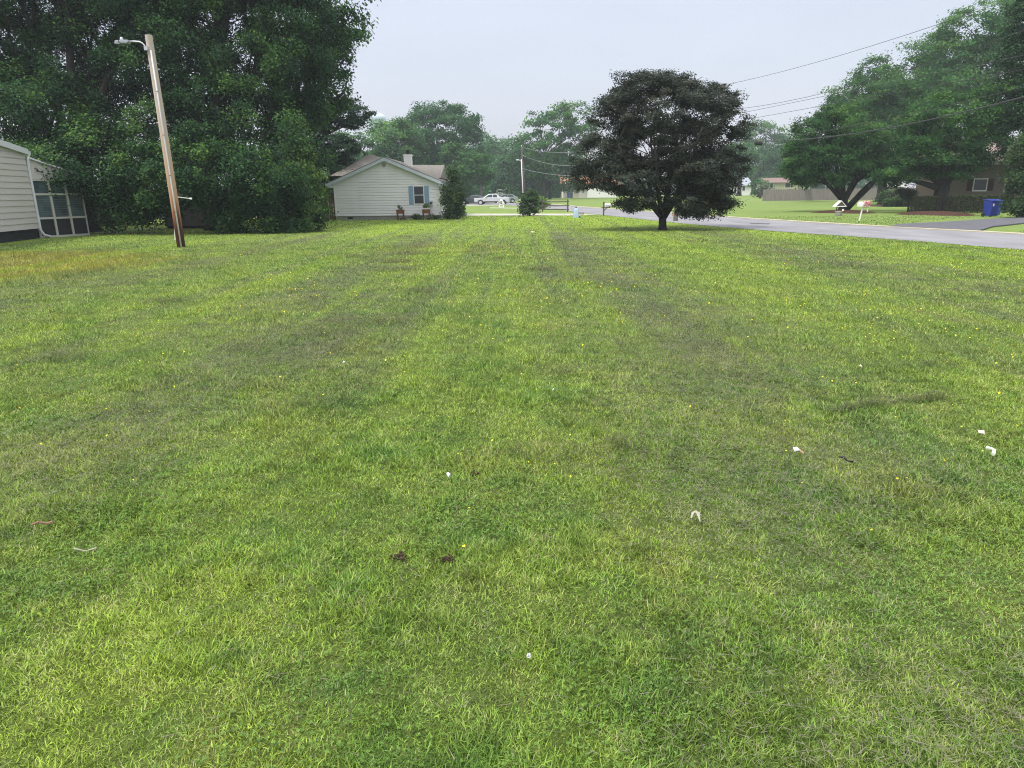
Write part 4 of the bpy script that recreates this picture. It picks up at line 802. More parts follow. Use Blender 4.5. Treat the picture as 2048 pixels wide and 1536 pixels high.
# ------------------------------------------------------------------ far houses
def far_house(name, label, x0, x1, Y, zw, zr, wallm, roofm, wins, gable_left=0, dpt=9, base=None, doors=()):
    z0 = float(ht((x0+x1)/2, Y)) if base is None else base
    r_ = thing(name, label, 'house', ((x0+x1)/2, Y, z0)); wl_ = MB().box(x0, x1, Y, Y+dpt, z0, z0+zw)
    wl_.prism([(x0+.001, Y, z0+zw), (x0+.001, Y+dpt, z0+zw), (x0+.001, Y+dpt/2, z0+zr-.1)], (x1-x0-.002, 0, 0)); wl_.build('wall', wallm, r_)
    MB().prism([(x0-.4, Y-.5, z0+zw-.1), (x1+.4, Y-.5, z0+zw-.1), (x1+.4, Y+dpt/2, z0+zr), (x0-.4, Y+dpt/2, z0+zr)], (0, 0, .15)).prism([(x0-.4, Y+dpt/2, z0+zr), (x1+.4, Y+dpt/2, z0+zr), (x1+.4, Y+dpt+.5, z0+zw-.1), (x0-.4, Y+dpt+.5, z0+zw-.1)], (0, 0, .15)).build('roof', roofm, r_)
    for (wx, wz, ww, wh) in wins:
        f_ = MB().box(wx-ww/2-.1, wx+ww/2+.1, Y-.06, Y-.002, z0+wz-.1, z0+wz+wh+.1).build('window_frame', M_white, r_); MB().box(wx-ww/2, wx+ww/2, Y-.09, Y-.062, z0+wz, z0+wz+wh).box(wx-.03, wx+.03, Y-.11, Y-.09, z0+wz, z0+wz+wh).build('pane', M_glass, f_)
    return r_, z0
M_orange = mat('orange_brown_shingle', (.36, .19, .12), .95, .1, noise=.25, nscale=2)
M_cream = mat('cream_siding', (.5, .45, .36), .8, .2, noise=.06, nscale=2)
M_cream2 = mat('yellow_cream_siding', (.52, .5, .36), .8, .2, noise=.06, nscale=2)
OY = 170.; ox = lambda px: P(px, 390, OY)[0]; oz = lambda py: P(1170, py, OY)[2]
oh = thing('orange_roofed_house', 'cream house with stepped orange-brown roofs left of the bronze maple', 'house', (ox(1165), OY, .5))
zb = .5
MB().box(ox(1124), ox(1146), OY+1.5, OY+9, zb, oz(371)).box(ox(1146), ox(1157), OY, OY+9, zb, oz(371)).build('wall', M_cream, oh)
MB().box(ox(1157), ox(1174), OY-.3, OY+8, zb, oz(372)).build('side_wall', M_beige, oh)
MB().box(ox(1174), ox(1235), OY-1, OY+8, zb, oz(376)).build('garage_wall', M_white, oh)
MB().box(ox(1124), ox(1126.5), OY, OY+.4, zb, oz(371)).build('porch_post', M_white, oh)
MB().prism([(ox(1123), OY-.5, oz(371)), (ox(1147), OY-.5, oz(371)), (ox(1147), OY+3, oz(357)), (ox(1136), OY+3, oz(357))], (0, 0, .12)).build('porch_roof', M_orange, oh)
MB().prism([(ox(1120), OY+1, oz(367)), (ox(1160), OY+1, oz(367)), (ox(1160), OY+5, oz(352)), (ox(1124), OY+5, oz(352))], (0, 0, .12)).build('lower_roof', M_orange, oh)
MB().prism([(ox(1115), OY+4, oz(357)), (ox(1240), OY+4, oz(357)), (ox(1232), OY+8, oz(346)), (ox(1123), OY+8, oz(346))], (0, 0, .12)).build('main_roof', M_orange, oh)
MB().prism([(ox(1146), OY-.8, oz(371)), (ox(1240), OY-1.6, oz(374)), (ox(1240), OY+4, oz(357)), (ox(1146), OY+4, oz(357))], (0, 0, .12)).build('garage_roof', M_orange, oh)
for p0, p1 in (((1120, 360), (1140, 350)), ((1123, 371), (1143, 358))): MB().prism([P(p0[0], p0[1], OY-.8), P(p1[0], p1[1], OY-.8), P(p1[0], p1[1]+1.4, OY-.8), P(p0[0], p0[1]+1.4, OY-.8)][::-1], (0, .15, 0)).build('rake_board', M_white, oh)
f_ = MB().box(ox(1149), ox(1156), OY-.08, OY-.002, oz(387), oz(377)).build('window_frame', M_white, oh); MB().box(ox(1152), ox(1156), OY-.12, OY-.082, oz(386), oz(378)).build('pane', M_glass, f_); MB().box(ox(1149), ox(1151), OY-.14, OY-.082, oz(387), oz(377)).build('shutter', M_black, f_)
MB().box(ox(1136), ox(1145), OY+1.42, OY+1.48, zb, oz(376)).build('front_door', mat('pale_green_door', (.3, .4, .38), .6, .3), oh)
def bin_(label, x, y, z, s=1, rz=0, col=(.02, .045, .25), lidc=None, group=None, lab=False):
    r_ = thing('wheeled_bin', label, 'bin', (x, y, z), rz, group); nm = 'bin_plastic_%d' % int(col[2]*1000)
    mm = mat(nm, col, .5, .4)
    MB().cbox((0, 0, .06*s), (.5*s, .56*s, .92*s), taper=1.18).build('body', mm, r_, local=True, bevel=.03*s)
    MB().prism([(-.32*s, -.36*s, .985*s), (.32*s, -.36*s, .985*s), (.32*s, .34*s, 1.07*s), (-.32*s, .34*s, 1.07*s)], (0, 0, .05*s)).build('lid', mm, r_, local=True, bevel=.02*s)
    for sx_ in (-1, 1): MB().tube([(sx_*.27*s, .24*s, .12*s), (sx_*.33*s, .24*s, .12*s)], .12*s, 14).build('wheel', M_black, r_, local=True)
    MB().tube([(-.26*s, .4*s, 1.0*s), (.26*s, .4*s, 1.0*s)], .02*s, 6).build('handle', mm, r_, local=True)
    if lab: MB().cbox((-.17*s, -.325*s, .68*s), (.1*s, .01, .16*s)).build('sticker', M_white, r_, local=True)
    return r_
bin_('small blue bin on the porch of the orange-roofed house, left of the dark one', ox(1136), OY-1, zb)
bin_('small dark teal bin beside a blue one on the distant porch', ox(1142), OY-1, zb, col=(.02, .06, .09))
q = G(1979, 433.5); bin_('bright blue wheeled bin with white sticker beside the arborvitae', q[0], q[1], 0, .92, R(12), (.012, .03, .26), lab=True, group='blue bins at the tan house')
q = G(1992, 432); bin_('blue wheeled bin close behind and right of the one with a white sticker', q[0]+.08, q[1]+.35, 0, .9, R(-8), (.012, .028, .25), group='blue bins at the tan house')
x0 = P(1466, 385, 195)[0]; x1 = P(1502, 385, 195)[0]
z_ = P(1480, 371, 195)[2]-.5
far_house('small_white_house', 'small white house with grey roof behind the forked tree right of the bronze maple', x0, x1, 195, z_, P(1480, 358, 195)[2]-.5+.3, M_white, mat('grey_shingle', (.3, .33, .37), .9, .1), [(P(1487, 380, 195)[0], 1.3, .7, 1.5)])
x0 = P(1536, 370, 150)[0]; x1 = P(1620, 370, 150)[0]
far_house('cream_house', 'cream house with brown roof looking over the grey fence', x0, x1, 150, P(1560, 366, 150)[2]-.3, P(1560, 357, 150)[2]-.3, M_cream2, mat('grey_brown_shingle', (.2, .14, .13), .9, .1), [(P(1575, 370, 150)[0], 1.9, 1, 1.1), (P(1543, 370, 150)[0], 1.9, .6, .9)], dpt=7)
# grey fence
fa = G(1533, 396.5); fc = G(1838, 398)
fr = thing('board_fence', 'long weathered grey board fence crossing behind the right-hand trees', 'fence', (fa[0], 118, .0)); fb = MB(); x = fa[0]; k = 0; rr_ = random.Random(3)
while x < 76:
    zz = float(ht(x, 118)); fb.box(x, x+.14, 118+.03*(k % 2), 118.03+.03*(k % 2), zz, zz+1.8+.1*rr_.random()); x += .15; k += 1
fb.build('boards', M_gfence, fr)

# ------------------------------------------------------------------ poles and wires
pb = np.array(G(363, 495)); pt = np.array(P(297, 70, 23.2)); ax = (pt-pb)
lp = thing('street_light', 'leaning bleached wooden pole carrying a street lamp on a curved arm', 'street light', tuple(pb))
def polem():
    m_ = bpy.data.materials.new('pole_wood'); m_.use_nodes = True; t = m_.node_tree; n, L = t.nodes, t.links; b = n['Principled BSDF']; b.inputs['Roughness'].default_value = .85; b.inputs['Specular IOR Level'].default_value = .15
    g = n.new('ShaderNodeNewGeometry'); s = n.new('ShaderNodeSeparateXYZ'); L.new(g.outputs['Position'], s.inputs[0])
    mp_ = n.new('ShaderNodeMapping'); mp_.inputs['Scale'].default_value = (30, 30, .8); L.new(g.outputs['Position'], mp_.inputs[0]); x = n.new('ShaderNodeTexNoise'); x.inputs['Scale'].default_value = 1; x.inputs['Detail'].default_value = 6; L.new(mp_.outputs[0], x.inputs[0])
    z = math_(n, L, 'ADD', s.outputs[2], math_(n, L, 'MULTIPLY', math_(n, L, 'SUBTRACT', x.outputs[0], .5), 2.2)); z = math_(n, L, 'DIVIDE', z, 6.5, clamp=True)
    r_ = n.new('ShaderNodeValToRGB'); L.new(z, r_.inputs[0]); e_ = r_.color_ramp.elements; e_[0].position = 0; e_[0].color = (.045, .018, .012, 1); e_[1].position = 1; e_[1].color = (.48, .42, .38, 1)
    for p_, c in ((.1, (.06, .026, .018)), (.17, (.2, .09, .05)), (.25, (.4, .24, .14)), (.42, (.48, .35, .26)), (.65, (.5, .42, .36))): q = e_.new(p_); q.color = (*c, 1)
    L.new(r_.outputs[0], b.inputs['Base Color']); bp = n.new('ShaderNodeBump'); bp.inputs['Strength'].default_value = .5; bp.inputs['Distance'].default_value = .02; L.new(x.outputs[0], bp.inputs['Height']); L.new(bp.outputs[0], b.inputs['Normal']); return m_
MB().tube([pb+np.array([0, 0, -.3]), pb+ax*.25, pb+ax*.6, pt], [.135, .128, .118, .105], 20).build('pole', polem(), lp, smooth=False)
fd = np.array([.05, -.115, 0])
cdt = MB(); cdt.tube([pb+ax*f_+fd*(1.12-.22*f_)+np.array([.0, 0, 0]) for f_ in (.0, .3, .6, .93)], .024, 8); cdt.build('conduit', mat('pale_conduit', (.62, .62, .64), .4, .4), lp, smooth=True)
for f_ in (.18, .36, .55, .75): c = pb+ax*f_+fd*(1.15-.22*f_); MB().tube([c+np.array([-.03, -.005, 0]), c+np.array([0, -.035, 0]), c+np.array([.03, -.005, 0])], .008, 5).build('conduit_strap', M_black, lp)
YL = 23.1; ap = [P(292, 101, YL), P(291.5, 97, YL), P(289, 91, YL), P(284.5, 86, YL), P(278, 83.4, YL), P(268, 82.8, YL), P(257, 82.8, YL)]
arm = MB().tube(ap, .022, 10).build('lamp_arm', M_metal, lp, smooth=True)
MB().tube([P(292, 96, 23.1), P(295, 97, 23.14)], .03, 8).box(*[P(290.5, 96, 23.1)[0]-.02, P(295, 96, 23.1)[0]+.02], 23.05, 23.13, P(292, 101, 23.1)[2], P(292, 93, 23.1)[2]).build('bracket', M_metal, arm)
hA, hB, hC, hD = P(258.5, 80.8, YL), P(241, 80.5, YL), P(233, 82, YL), P(233, 88, YL)
hd = MB(); hz = hA[2]; k = mpp(YL)
hd.prism([(hA[0], YL-.1, hz), (P(241, 81, YL)[0], YL-.1, hz+.0), (P(241, 81, YL)[0], YL-.1, hz-5*k), (P(256, 81, YL)[0], YL-.1, hz-5.6*k), (hA[0], YL-.1, hz-3.5*k)], (0, .2, 0))
hd.prism([(P(240.9, 81, YL)[0], YL-.13, hz-.6*k), (P(233.5, 82, YL)[0], YL-.13, hz-1.4*k), (P(233, 88, YL)[0], YL-.13, hz-6.8*k), (P(245, 89, YL)[0], YL-.13, hz-7.2*k), (P(240.9, 89, YL)[0], YL-.13, hz-5.5*k)], (0, .26, 0))
hdo = hd.build('lamp_head', mat('lamp_casting', (.33, .36, .4), .45, .4, metal=.3), lp, bevel=.01)
MB().lathe([(.045, 0), (.05, .05), (.035, .1), (.01, .11)], (P(243.5, 80, YL)[0], YL, hz-.01), 10).build('photocell', M_metal, hdo)
c_ = P(239, 90, YL); MB().lathe([(.02, -.05), (.09, -.02), (.11, .0)], (c_[0], YL, hz-7.1*k), 12).build('lens', M_glass2, hdo)
bq = P(303.5, 84, 23.2); MB().tube([(bq[0]-.12, 23.2, bq[2]), (bq[0]+.05, 23.2, bq[2])], .012, 6).build('bolt', M_metal, lp)
MB().tube([P(303, 92, 23.2), P(308, 92, 23.2)], .008, 5).build('bolt', M_metal, lp)
# clothes line post behind
cl = G(351, 481); clr = thing('clothesline_post', 'thin white post with a side arm behind the foot of the leaning pole', 'post', cl)
top_ = P(346.5, 393, cl[1]); MB().tube([cl, top_], .03, 8).build('post', M_white, clr); e0 = P(346.5, 393, cl[1]); e1 = P(382, 397.5, cl[1]-.2); MB().tube([e0, e1], .018, 6).build('arm', M_beige, clr); MB().tube([P(379.5, 397.1, cl[1]-.2), P(383.5, 397.6, cl[1]-.2)], .035, 8).build('arm_tip', M_white, clr)

Apx, Ay = 1052, 120.; Aq = P(1051, 402, Ay); At = P(1043, 293, Ay); zA = float(ht(Aq[0], Ay))
pA = thing('utility_pole', 'distant brown wooden utility pole behind the bushy shrub', 'utility pole', (Aq[0], Ay, zA), group='wooden utility poles')
MB().tube([(Aq[0], Ay, zA-.3), At], [.17, .12], 10).build('pole', mat('dark_pole_wood', (.13, .10, .09), .9, .1, noise=.3, nscale=4, stretch=(3, 3, .4)), pA, smooth=True)
MB().box(At[0]-.35, At[0]+.35, Ay-.12, Ay-.06, At[2]-.5, At[2]-.42).build('cross_arm', M_rail, pA)
MB().lathe([(.06, 0), (.09, .1), (.04, .2)], (At[0], Ay, At[2]), 8).build('insulator', M_metal, pA)
sp0 = P(1047, 404, 112); sp1 = P(1042.5, 318, 112); sl2 = thing('street_light', 'slim white metal street light close left of the distant brown pole', 'street light', (sp0[0], 112, float(ht(0, 112))))
MB().tube([(sp0[0], 112, 0), sp1], [.085, .055], 10).build('pole', M_white, sl2, smooth=True)
MB().tube([P(1043, 323, 112), P(1039, 320.5, 112), P(1036, 319.5, 112)], .05, 6).build('lamp_arm', M_metal, sl2); q = P(1035.5, 319.8, 112); MB().cbox((q[0], 112, q[2]-.08), (.55, .3, .16), taper=.8).build('lamp_head', M_metal, sl2, bevel=.03)
A2 = np.array([At[0], Ay]); B2 = np.array([20.6, 24.]); dAB = B2-A2
def onplane(px, py):
    a_, b_, c_ = ray(px, py)  # A2 + s*d = t*(a,b)
    M_ = np.array([[a_, -dAB[0]], [b_, -dAB[1]]]); t, s = np.linalg.solve(M_, A2); return s, H+c_*t
sm_ = .53; Mx, My = A2+dAB*sm_
mp_ = thing('utility_pole', 'wooden utility pole mostly hidden behind the bronze maple crown', 'utility pole', (Mx, My, 0), group='wooden utility poles')
MB().tube([(Mx, My, -.3), (Mx, My, 9.0)], [.17, .12], 10).build('pole', MC['dark_pole_wood'], mp_, smooth=True)
MB().box(Mx-.5, Mx+.5, My-.12, My-.04, 8.3, 8.42).build('cross_arm', M_rail, mp_)
wires = [([(1433, 173), (1700, 105), (1990, 10)], 'topmost power wire crossing the sky right of the maple', .011), ([(1485, 217), (1670, 180), (1840, 133), (2048, 60)], 'second power wire from the top crossing the right-hand trees', .012),
         ([(1488, 225), (1660, 190), (2040, 112)], 'third power wire from the top just under a near-parallel one', .011), ([(1497, 240), (1645, 208), (2048, 141)], 'fourth wire down, crossing in front of the crab apple top', .011),
         ([(1490, 283), (1560, 279), (1750, 262), (1900, 233), (2048, 192)], 'thick black communications cable, lowest of the wires', .028), ([(1560, 275), (1750, 243), (2048, 174)], 'thin wire just above the thick black cable', .012)]
for pts, lb, rad in wires:
    sz = np.array([onplane(*p_) for p_ in pts]); cf = np.polyfit(sz[:, 0], sz[:, 1], 2 if len(pts) > 2 else 1)
    if cf[0] < 0 and len(cf) == 3: cf = np.concatenate([[0], np.polyfit(sz[:, 0], sz[:, 1], 1)])
    s_ = np.linspace(sm_, 1.22, 28); pp = [(*(A2+dAB*s), float(np.polyval(cf, s))) for s in s_]
    wo_ = MB().tube(pp, rad, 5).build('power_wire', M_wire, loc=pp[0]); tag(wo_, lb, 'wire', 'overhead wires along the road')
for pts, lb in (([(1043, 294), (1075, 302), (1105, 304), (1175, 302)], 'upper faint wire leaving the top of the distant brown pole'), ([(1047, 311), (1085, 325), (1130, 331), (1180, 330)], 'middle faint wire right of the distant brown pole'), ([(1048, 338), (1085, 346), (1115, 350), (1160, 352)], 'lowest faint wire right of the distant brown pole')):
    sz = np.array([onplane(*p_) for p_ in pts]); cf = np.polyfit(sz[:, 0], sz[:, 1], 2); s_ = np.linspace(0, sm_, 20)
    wo_ = MB().tube([(*(A2+dAB*s), float(np.polyval(cf, s))) for s in s_], .02, 5).build('power_wire', mat('wire_grey', (.3, .32, .33), .6, .3), loc=(*A2, 5.)); tag(wo_, lb, 'wire', 'overhead wires along the road')
s, z = onplane(1517, 287); q = A2+dAB*s; bx_ = thing('cable_splice_box', 'black splice box hanging under the thick cable right of the maple', 'splice box', (*q, z))
MB().tube([(q[0]-.24, q[1], z), (q[0]+.24, q[1], z-.02)], .11, 12).build('casing', M_black, bx_, bevel=.02); MB().tube([(q[0]-.15, q[1], z), (q[0]-.15, q[1], z+.2)], .01, 5).tube([(q[0]+.15, q[1], z), (q[0]+.15, q[1], z+.2)], .01, 5).build('hanger', M_wire, bx_)

# ------------------------------------------------------------------ roadside things
def digits(parent, s, x, y, z, h, m_, along=(1, 0)):
    SEG = {'0': 'abcdef', '1': 'bc', '2': 'abged', '4': 'fgbc', '7': 'abc', '9': 'abgfcd', '3': 'abgcd'}; mb = MB(); t = h*.13; w_ = h*.5
    for i, ch_ in enumerate(s):
        ox_ = x+i*h*.72; P_ = {'a': (0, h, w_, h), 'b': (w_, h, w_, h/2), 'c': (w_, h/2, w_, 0), 'd': (0, 0, w_, 0), 'e': (0, 0, 0, h/2), 'f': (0, h/2, 0, h), 'g': (0, h/2, w_, h/2)}
        for g_ in SEG[ch_]:
            a0, b0, a1, b1 = P_[g_]; mb.box(ox_+min(a0, a1)-t/2, ox_+max(a0, a1)+t/2, y-.004, y, z+min(b0, b1)-t/2, z+max(b0, b1)+t/2)
    return mb.build('number', m_, parent, local=True)
def mailbox_body(L_=.5, w_=.18):
    pr = [(-w_/2, 0), (w_/2, 0), (w_/2, .13)]+[(w_/2*math.cos(a_), .13+w_/2*math.sin(a_)) for a_ in np.linspace(.2, math.pi-.2, 7)]+[(-w_/2, .13)]
    return MB().prism([(-L_/2, p_[0], p_[1]) for p_ in pr], (L_, 0, 0))
q = G(1207, 431.5); mb1 = thing('mailbox', 'white mailbox with dark red numbers on a braced brown post by the road', 'mailbox', q)
MB().box(-.05, .05, -.05, .05, 0, 1.0).build('post', M_rail, mb1, local=True); MB().box(-.16, .45, -.06, .06, .56, .62).prism([(.05, -.04, .34), (.26, -.04, .56), (.18, -.04, .56), (.05, -.04, .42)], (0, .08, 0)).build('support_arm', M_rail, mb1, local=True)
bd = mailbox_body(.46, .2); bd.v = [(x+.29, y, z+.63) for x, y, z in bd.v]; b_ = bd.build('box', M_white, mb1, local=True)
digits(mb1, '2007', .14, -.105, .67, .12, mat('dark_red_paint', (.12, .02, .02), .6, .3))
q = G(1718, 445.5); mb2 = thing('mailbox', 'white-fronted mailbox with a red floral cover on a slanting white post', 'mailbox', q)
MB().tube([(0, 0, .1), (.09, 0, .8)], .035, 8).build('post', M_white, mb2, local=True); MB().tube([(-.015, 0, -.05), (0, 0, .12)], .02, 6).build('spike', M_black, mb2, local=True)
bd = mailbox_body(.56, .22); bd.v = [(x+.12, y, z+.82) for x, y, z in bd.v]; bd.build('box', M_white, mb2, local=True)
def floral():
    m_ = bpy.data.materials.new('floral_cover'); m_.use_nodes = True; t = m_.node_tree; n, L = t.nodes, t.links; b = n['Principled BSDF']; b.inputs['Roughness'].default_value = .6
    x = n.new('ShaderNodeTexNoise'); x.inputs['Scale'].default_value = 14; g = n.new('ShaderNodeTexCoord'); L.new(g.outputs['Object'], x.inputs[0]); r_ = n.new('ShaderNodeValToRGB'); L.new(x.outputs[0], r_.inputs[0]); r_.color_ramp.interpolation = 'CONSTANT'
    e_ = r_.color_ramp.elements; e_[0].color = (.55, .4, .35, 1); e_[1].position = .46; e_[1].color = (.22, .02, .04, 1)
    for p_, c in ((.54, (.4, .07, .1)), (.6, (.6, .35, .33))): q_ = e_.new(p_); q_.color = (*c, 1)
    L.new(r_.outputs[0], b.inputs['Base Color']); return m_
bd = mailbox_body(.36, .24); bd.v = [(x+.24, y, z*1.02+.85) for x, y, z in bd.v]; bd.build('cover', floral(), mb2, local=True)
MB().box(.1, .38, -.07, .07, .76, .818).build('number_plate', mat('straw_plate', (.5, .4, .2), .7, .2), mb2, local=True)
MB().tube([(.33, -.02, .7), (.36, -.02, .55)], .03, 6).build('hanging_tag', M_white, mb2, local=True)
q = G(1677, 431.5); ww = thing('wishing_well', 'small stone wishing well ornament with white gabled roof beside the crab apple', 'garden ornament', q)
MB().lathe([(.2, 0), (.22, .1), (.21, .26), (.18, .26), (.17, .2)], (0, 0, 0), 12).build('well_base', M_found, ww, local=True, smooth=False); MB().lathe([(.25, .26), (.25, .31), (.17, .31), (.17, .26)], (0, 0, 0), 12).build('rim', M_kerb, ww, local=True)
for sx_ in (-.17, .17): MB().box(sx_-.03, sx_+.03, -.03, .03, .3, .62).build('post', M_rail, ww, local=True)
rfm = MB(); rfm.prism([(-.32, -.2, .6), (.32, -.2, .6), (.32, -.2, .66), (0, -.2, .94), (-.32, -.2, .66)], (0, .02, 0)); rfm.prism([(-.2, -.202, .66), (.2, -.202, .66), (0, -.202, .84)], (0, -.004, 0)); 
MB().prism([(-.34, -.22, .6), (0, -.22, .94), (0, -.22, .98), (-.38, -.22, .6)], (0, .44, 0)).prism([(.34, -.22, .6), (.38, -.22, .6), (0, -.22, .98), (0, -.22, .94)], (0, .44, 0)).box(-.34, .34, -.23, -.2, .58, .63).build('roof', M_white, ww, local=True)
MB().prism([(-.3, -.18, .61), (.3, -.18, .61), (0, -.18, .91)], (0, .34, 0)).build('gable', M_rail, ww, local=True); MB().lathe([(.02, 0), (.07, .03), (.06, .12), (.0, .13)], (.16, -.2, .3), 10).build('bucket', M_white, ww, local=True)
# split rail fence
q0 = G(1085, 423.5); q1 = G(1141, 425.5); q1 = (q1[0], q0[1]-1.2, 0); sr = thing('split_rail_fence', 'short weathered split rail fence with three rails beside the road', 'fence', q0)
for q_ in (q0, q1): MB().cbox((q_[0], q_[1], -.1), (.13, .13, 1.18), taper=.9).build('post', M_rail, sr)
for zz in (.22, .55, .9): MB().tube([(q0[0]-.12, q0[1], zz+.01), ((q0[0]+q1[0])/2, (q0[1]+q1[1])/2, zz-.015), (q1[0]+.12, q1[1], zz)], [.045, .055, .045], 6).build('rail', M_rail, sr)
# pale blue covered object and stub
q = G(1152, 435.5); bt = thing('covered_hydrant', 'pale blue pleated cover flaring over a short standpipe at the lawn edge', 'covered hydrant', q)
k_ = 28; prof = [(.21, 0), (.2, .1), (.16, .35), (.14, .55), (.1, .64)]; vs_ = []; fs_ = []
for i, (r0, z) in enumerate(prof):
    for j in range(k_): a_ = 6.2832*j/k_; rr_ = r0*(1+.14*math.cos(a_*7)*(1-i*.15)); vs_.append((rr_*math.cos(a_), rr_*math.sin(a_), z))
fs_ = [(i*k_+j, i*k_+(j+1) % k_, (i+1)*k_+(j+1) % k_, (i+1)*k_+j) for i in range(4) for j in range(k_)]+[tuple(4*k_+j for j in range(k_))]
MB().add(vs_, fs_).build('cover', mat('pale_blue_plastic', (.27, .42, .62), .45, .4, noise=.6, nscale=7, col2=(.5, .58, .66), stretch=(1, 1, .15)), bt, local=True, smooth=True)
MB().lathe([(.05, .6), (.06, .68), (.04, .74), (.0, .76)], (0, 0, 0), 10).build('cap', M_rail, bt, local=True); MB().cbox((.24, -.05, 0), (.12, .1, .1), taper=.7).build('foot', M_black, bt, local=True)
q = G(1163, 430.5); bs = thing('water_meter_box', 'low tan utility box at the lawn edge right of the pale blue cover', 'utility box', q)
MB().cbox((0, 0, 0), (.38, .3, .16)).build('box', M_beige, bs, local=True, bevel=.02); MB().cbox((0, 0, .16), (.42, .34, .03)).build('lid', M_rail, bs, local=True)
q = G(1351, 442); ps = thing('stub_post', 'grey-green wooden stub post behind the bronze maple trunk', 'post', q)
MB().lathe([(.15, -.1), (.13, .3), (.115, .85), (.1, .9)], (0, 0, 0), 10).build('post', mat('mossy_wood', (.14, .15, .1), .9, .1, noise=.4, nscale=6), ps, local=True)
q = G(1344, 443); mf = thing('marker_flag', 'small orange marker flag close behind the maple trunk', 'flag', q); MB().tube([(0, 0, 0), (0, 0, .4)], .006, 5).build('stake', M_metal, mf, local=True); MB().box(0, .1, -.002, .002, .3, .4).build('flag', mat('orange_plastic', (.6, .16, .08), .5, .3), mf, local=True)
# windmill ornament
q = G(1003, 416.5); wmn = thing('windmill_ornament', 'white wooden lawn windmill in front of the silver pickup', 'garden ornament', q)
tw = MB()
for sx_ in (-1, 1):
    for sy_ in (-1, 1): tw.tube([(sx_*.26, sy_*.26, 0), (sx_*.12, sy_*.12, .85)], .035, 5)
for z in (.12, .45, .7): r0 = .26-.165*z; tw.tube([(-r0, -r0, z), (r0, -r0, z), (r0, r0, z), (-r0, r0, z), (-r0, -r0, z)], .025, 4)
tw.box(-.32, .32, -.3, .3, .1, .18); tw.build('tower', M_white, wmn, local=True)
MB().cbox((0, 0, .82), (.34, .34, .24), taper=.6).build('cap', M_white, wmn, local=True)
for k in range(4):
    a_ = .6+k*math.pi/2; c0, s0_ = math.cos(a_), math.sin(a_); pp = [(c0*.08, s0_*.08), (c0*.6-s0_*.08, s0_*.6+c0*.08), (c0*.6+s0_*.06, s0_*.6-c0*.06)]
    MB().prism([(x, -.24, .95+z) for x, z in pp], (0, .02, 0)).build('sail', M_white, wmn, local=True)
# small sign / pedestal near the white pole
q = G(1040, 413.5); sg = thing('road_marker', 'short pale marker post left of the bushy shrub', 'post', q); MB().cbox((0, 0, 0), (.12, .1, .95)).build('post', M_white, sg, local=True, bevel=.02); MB().cbox((0, -.055, .6), (.1, .02, .22)).build('reflector', M_metal, sg, local=True)

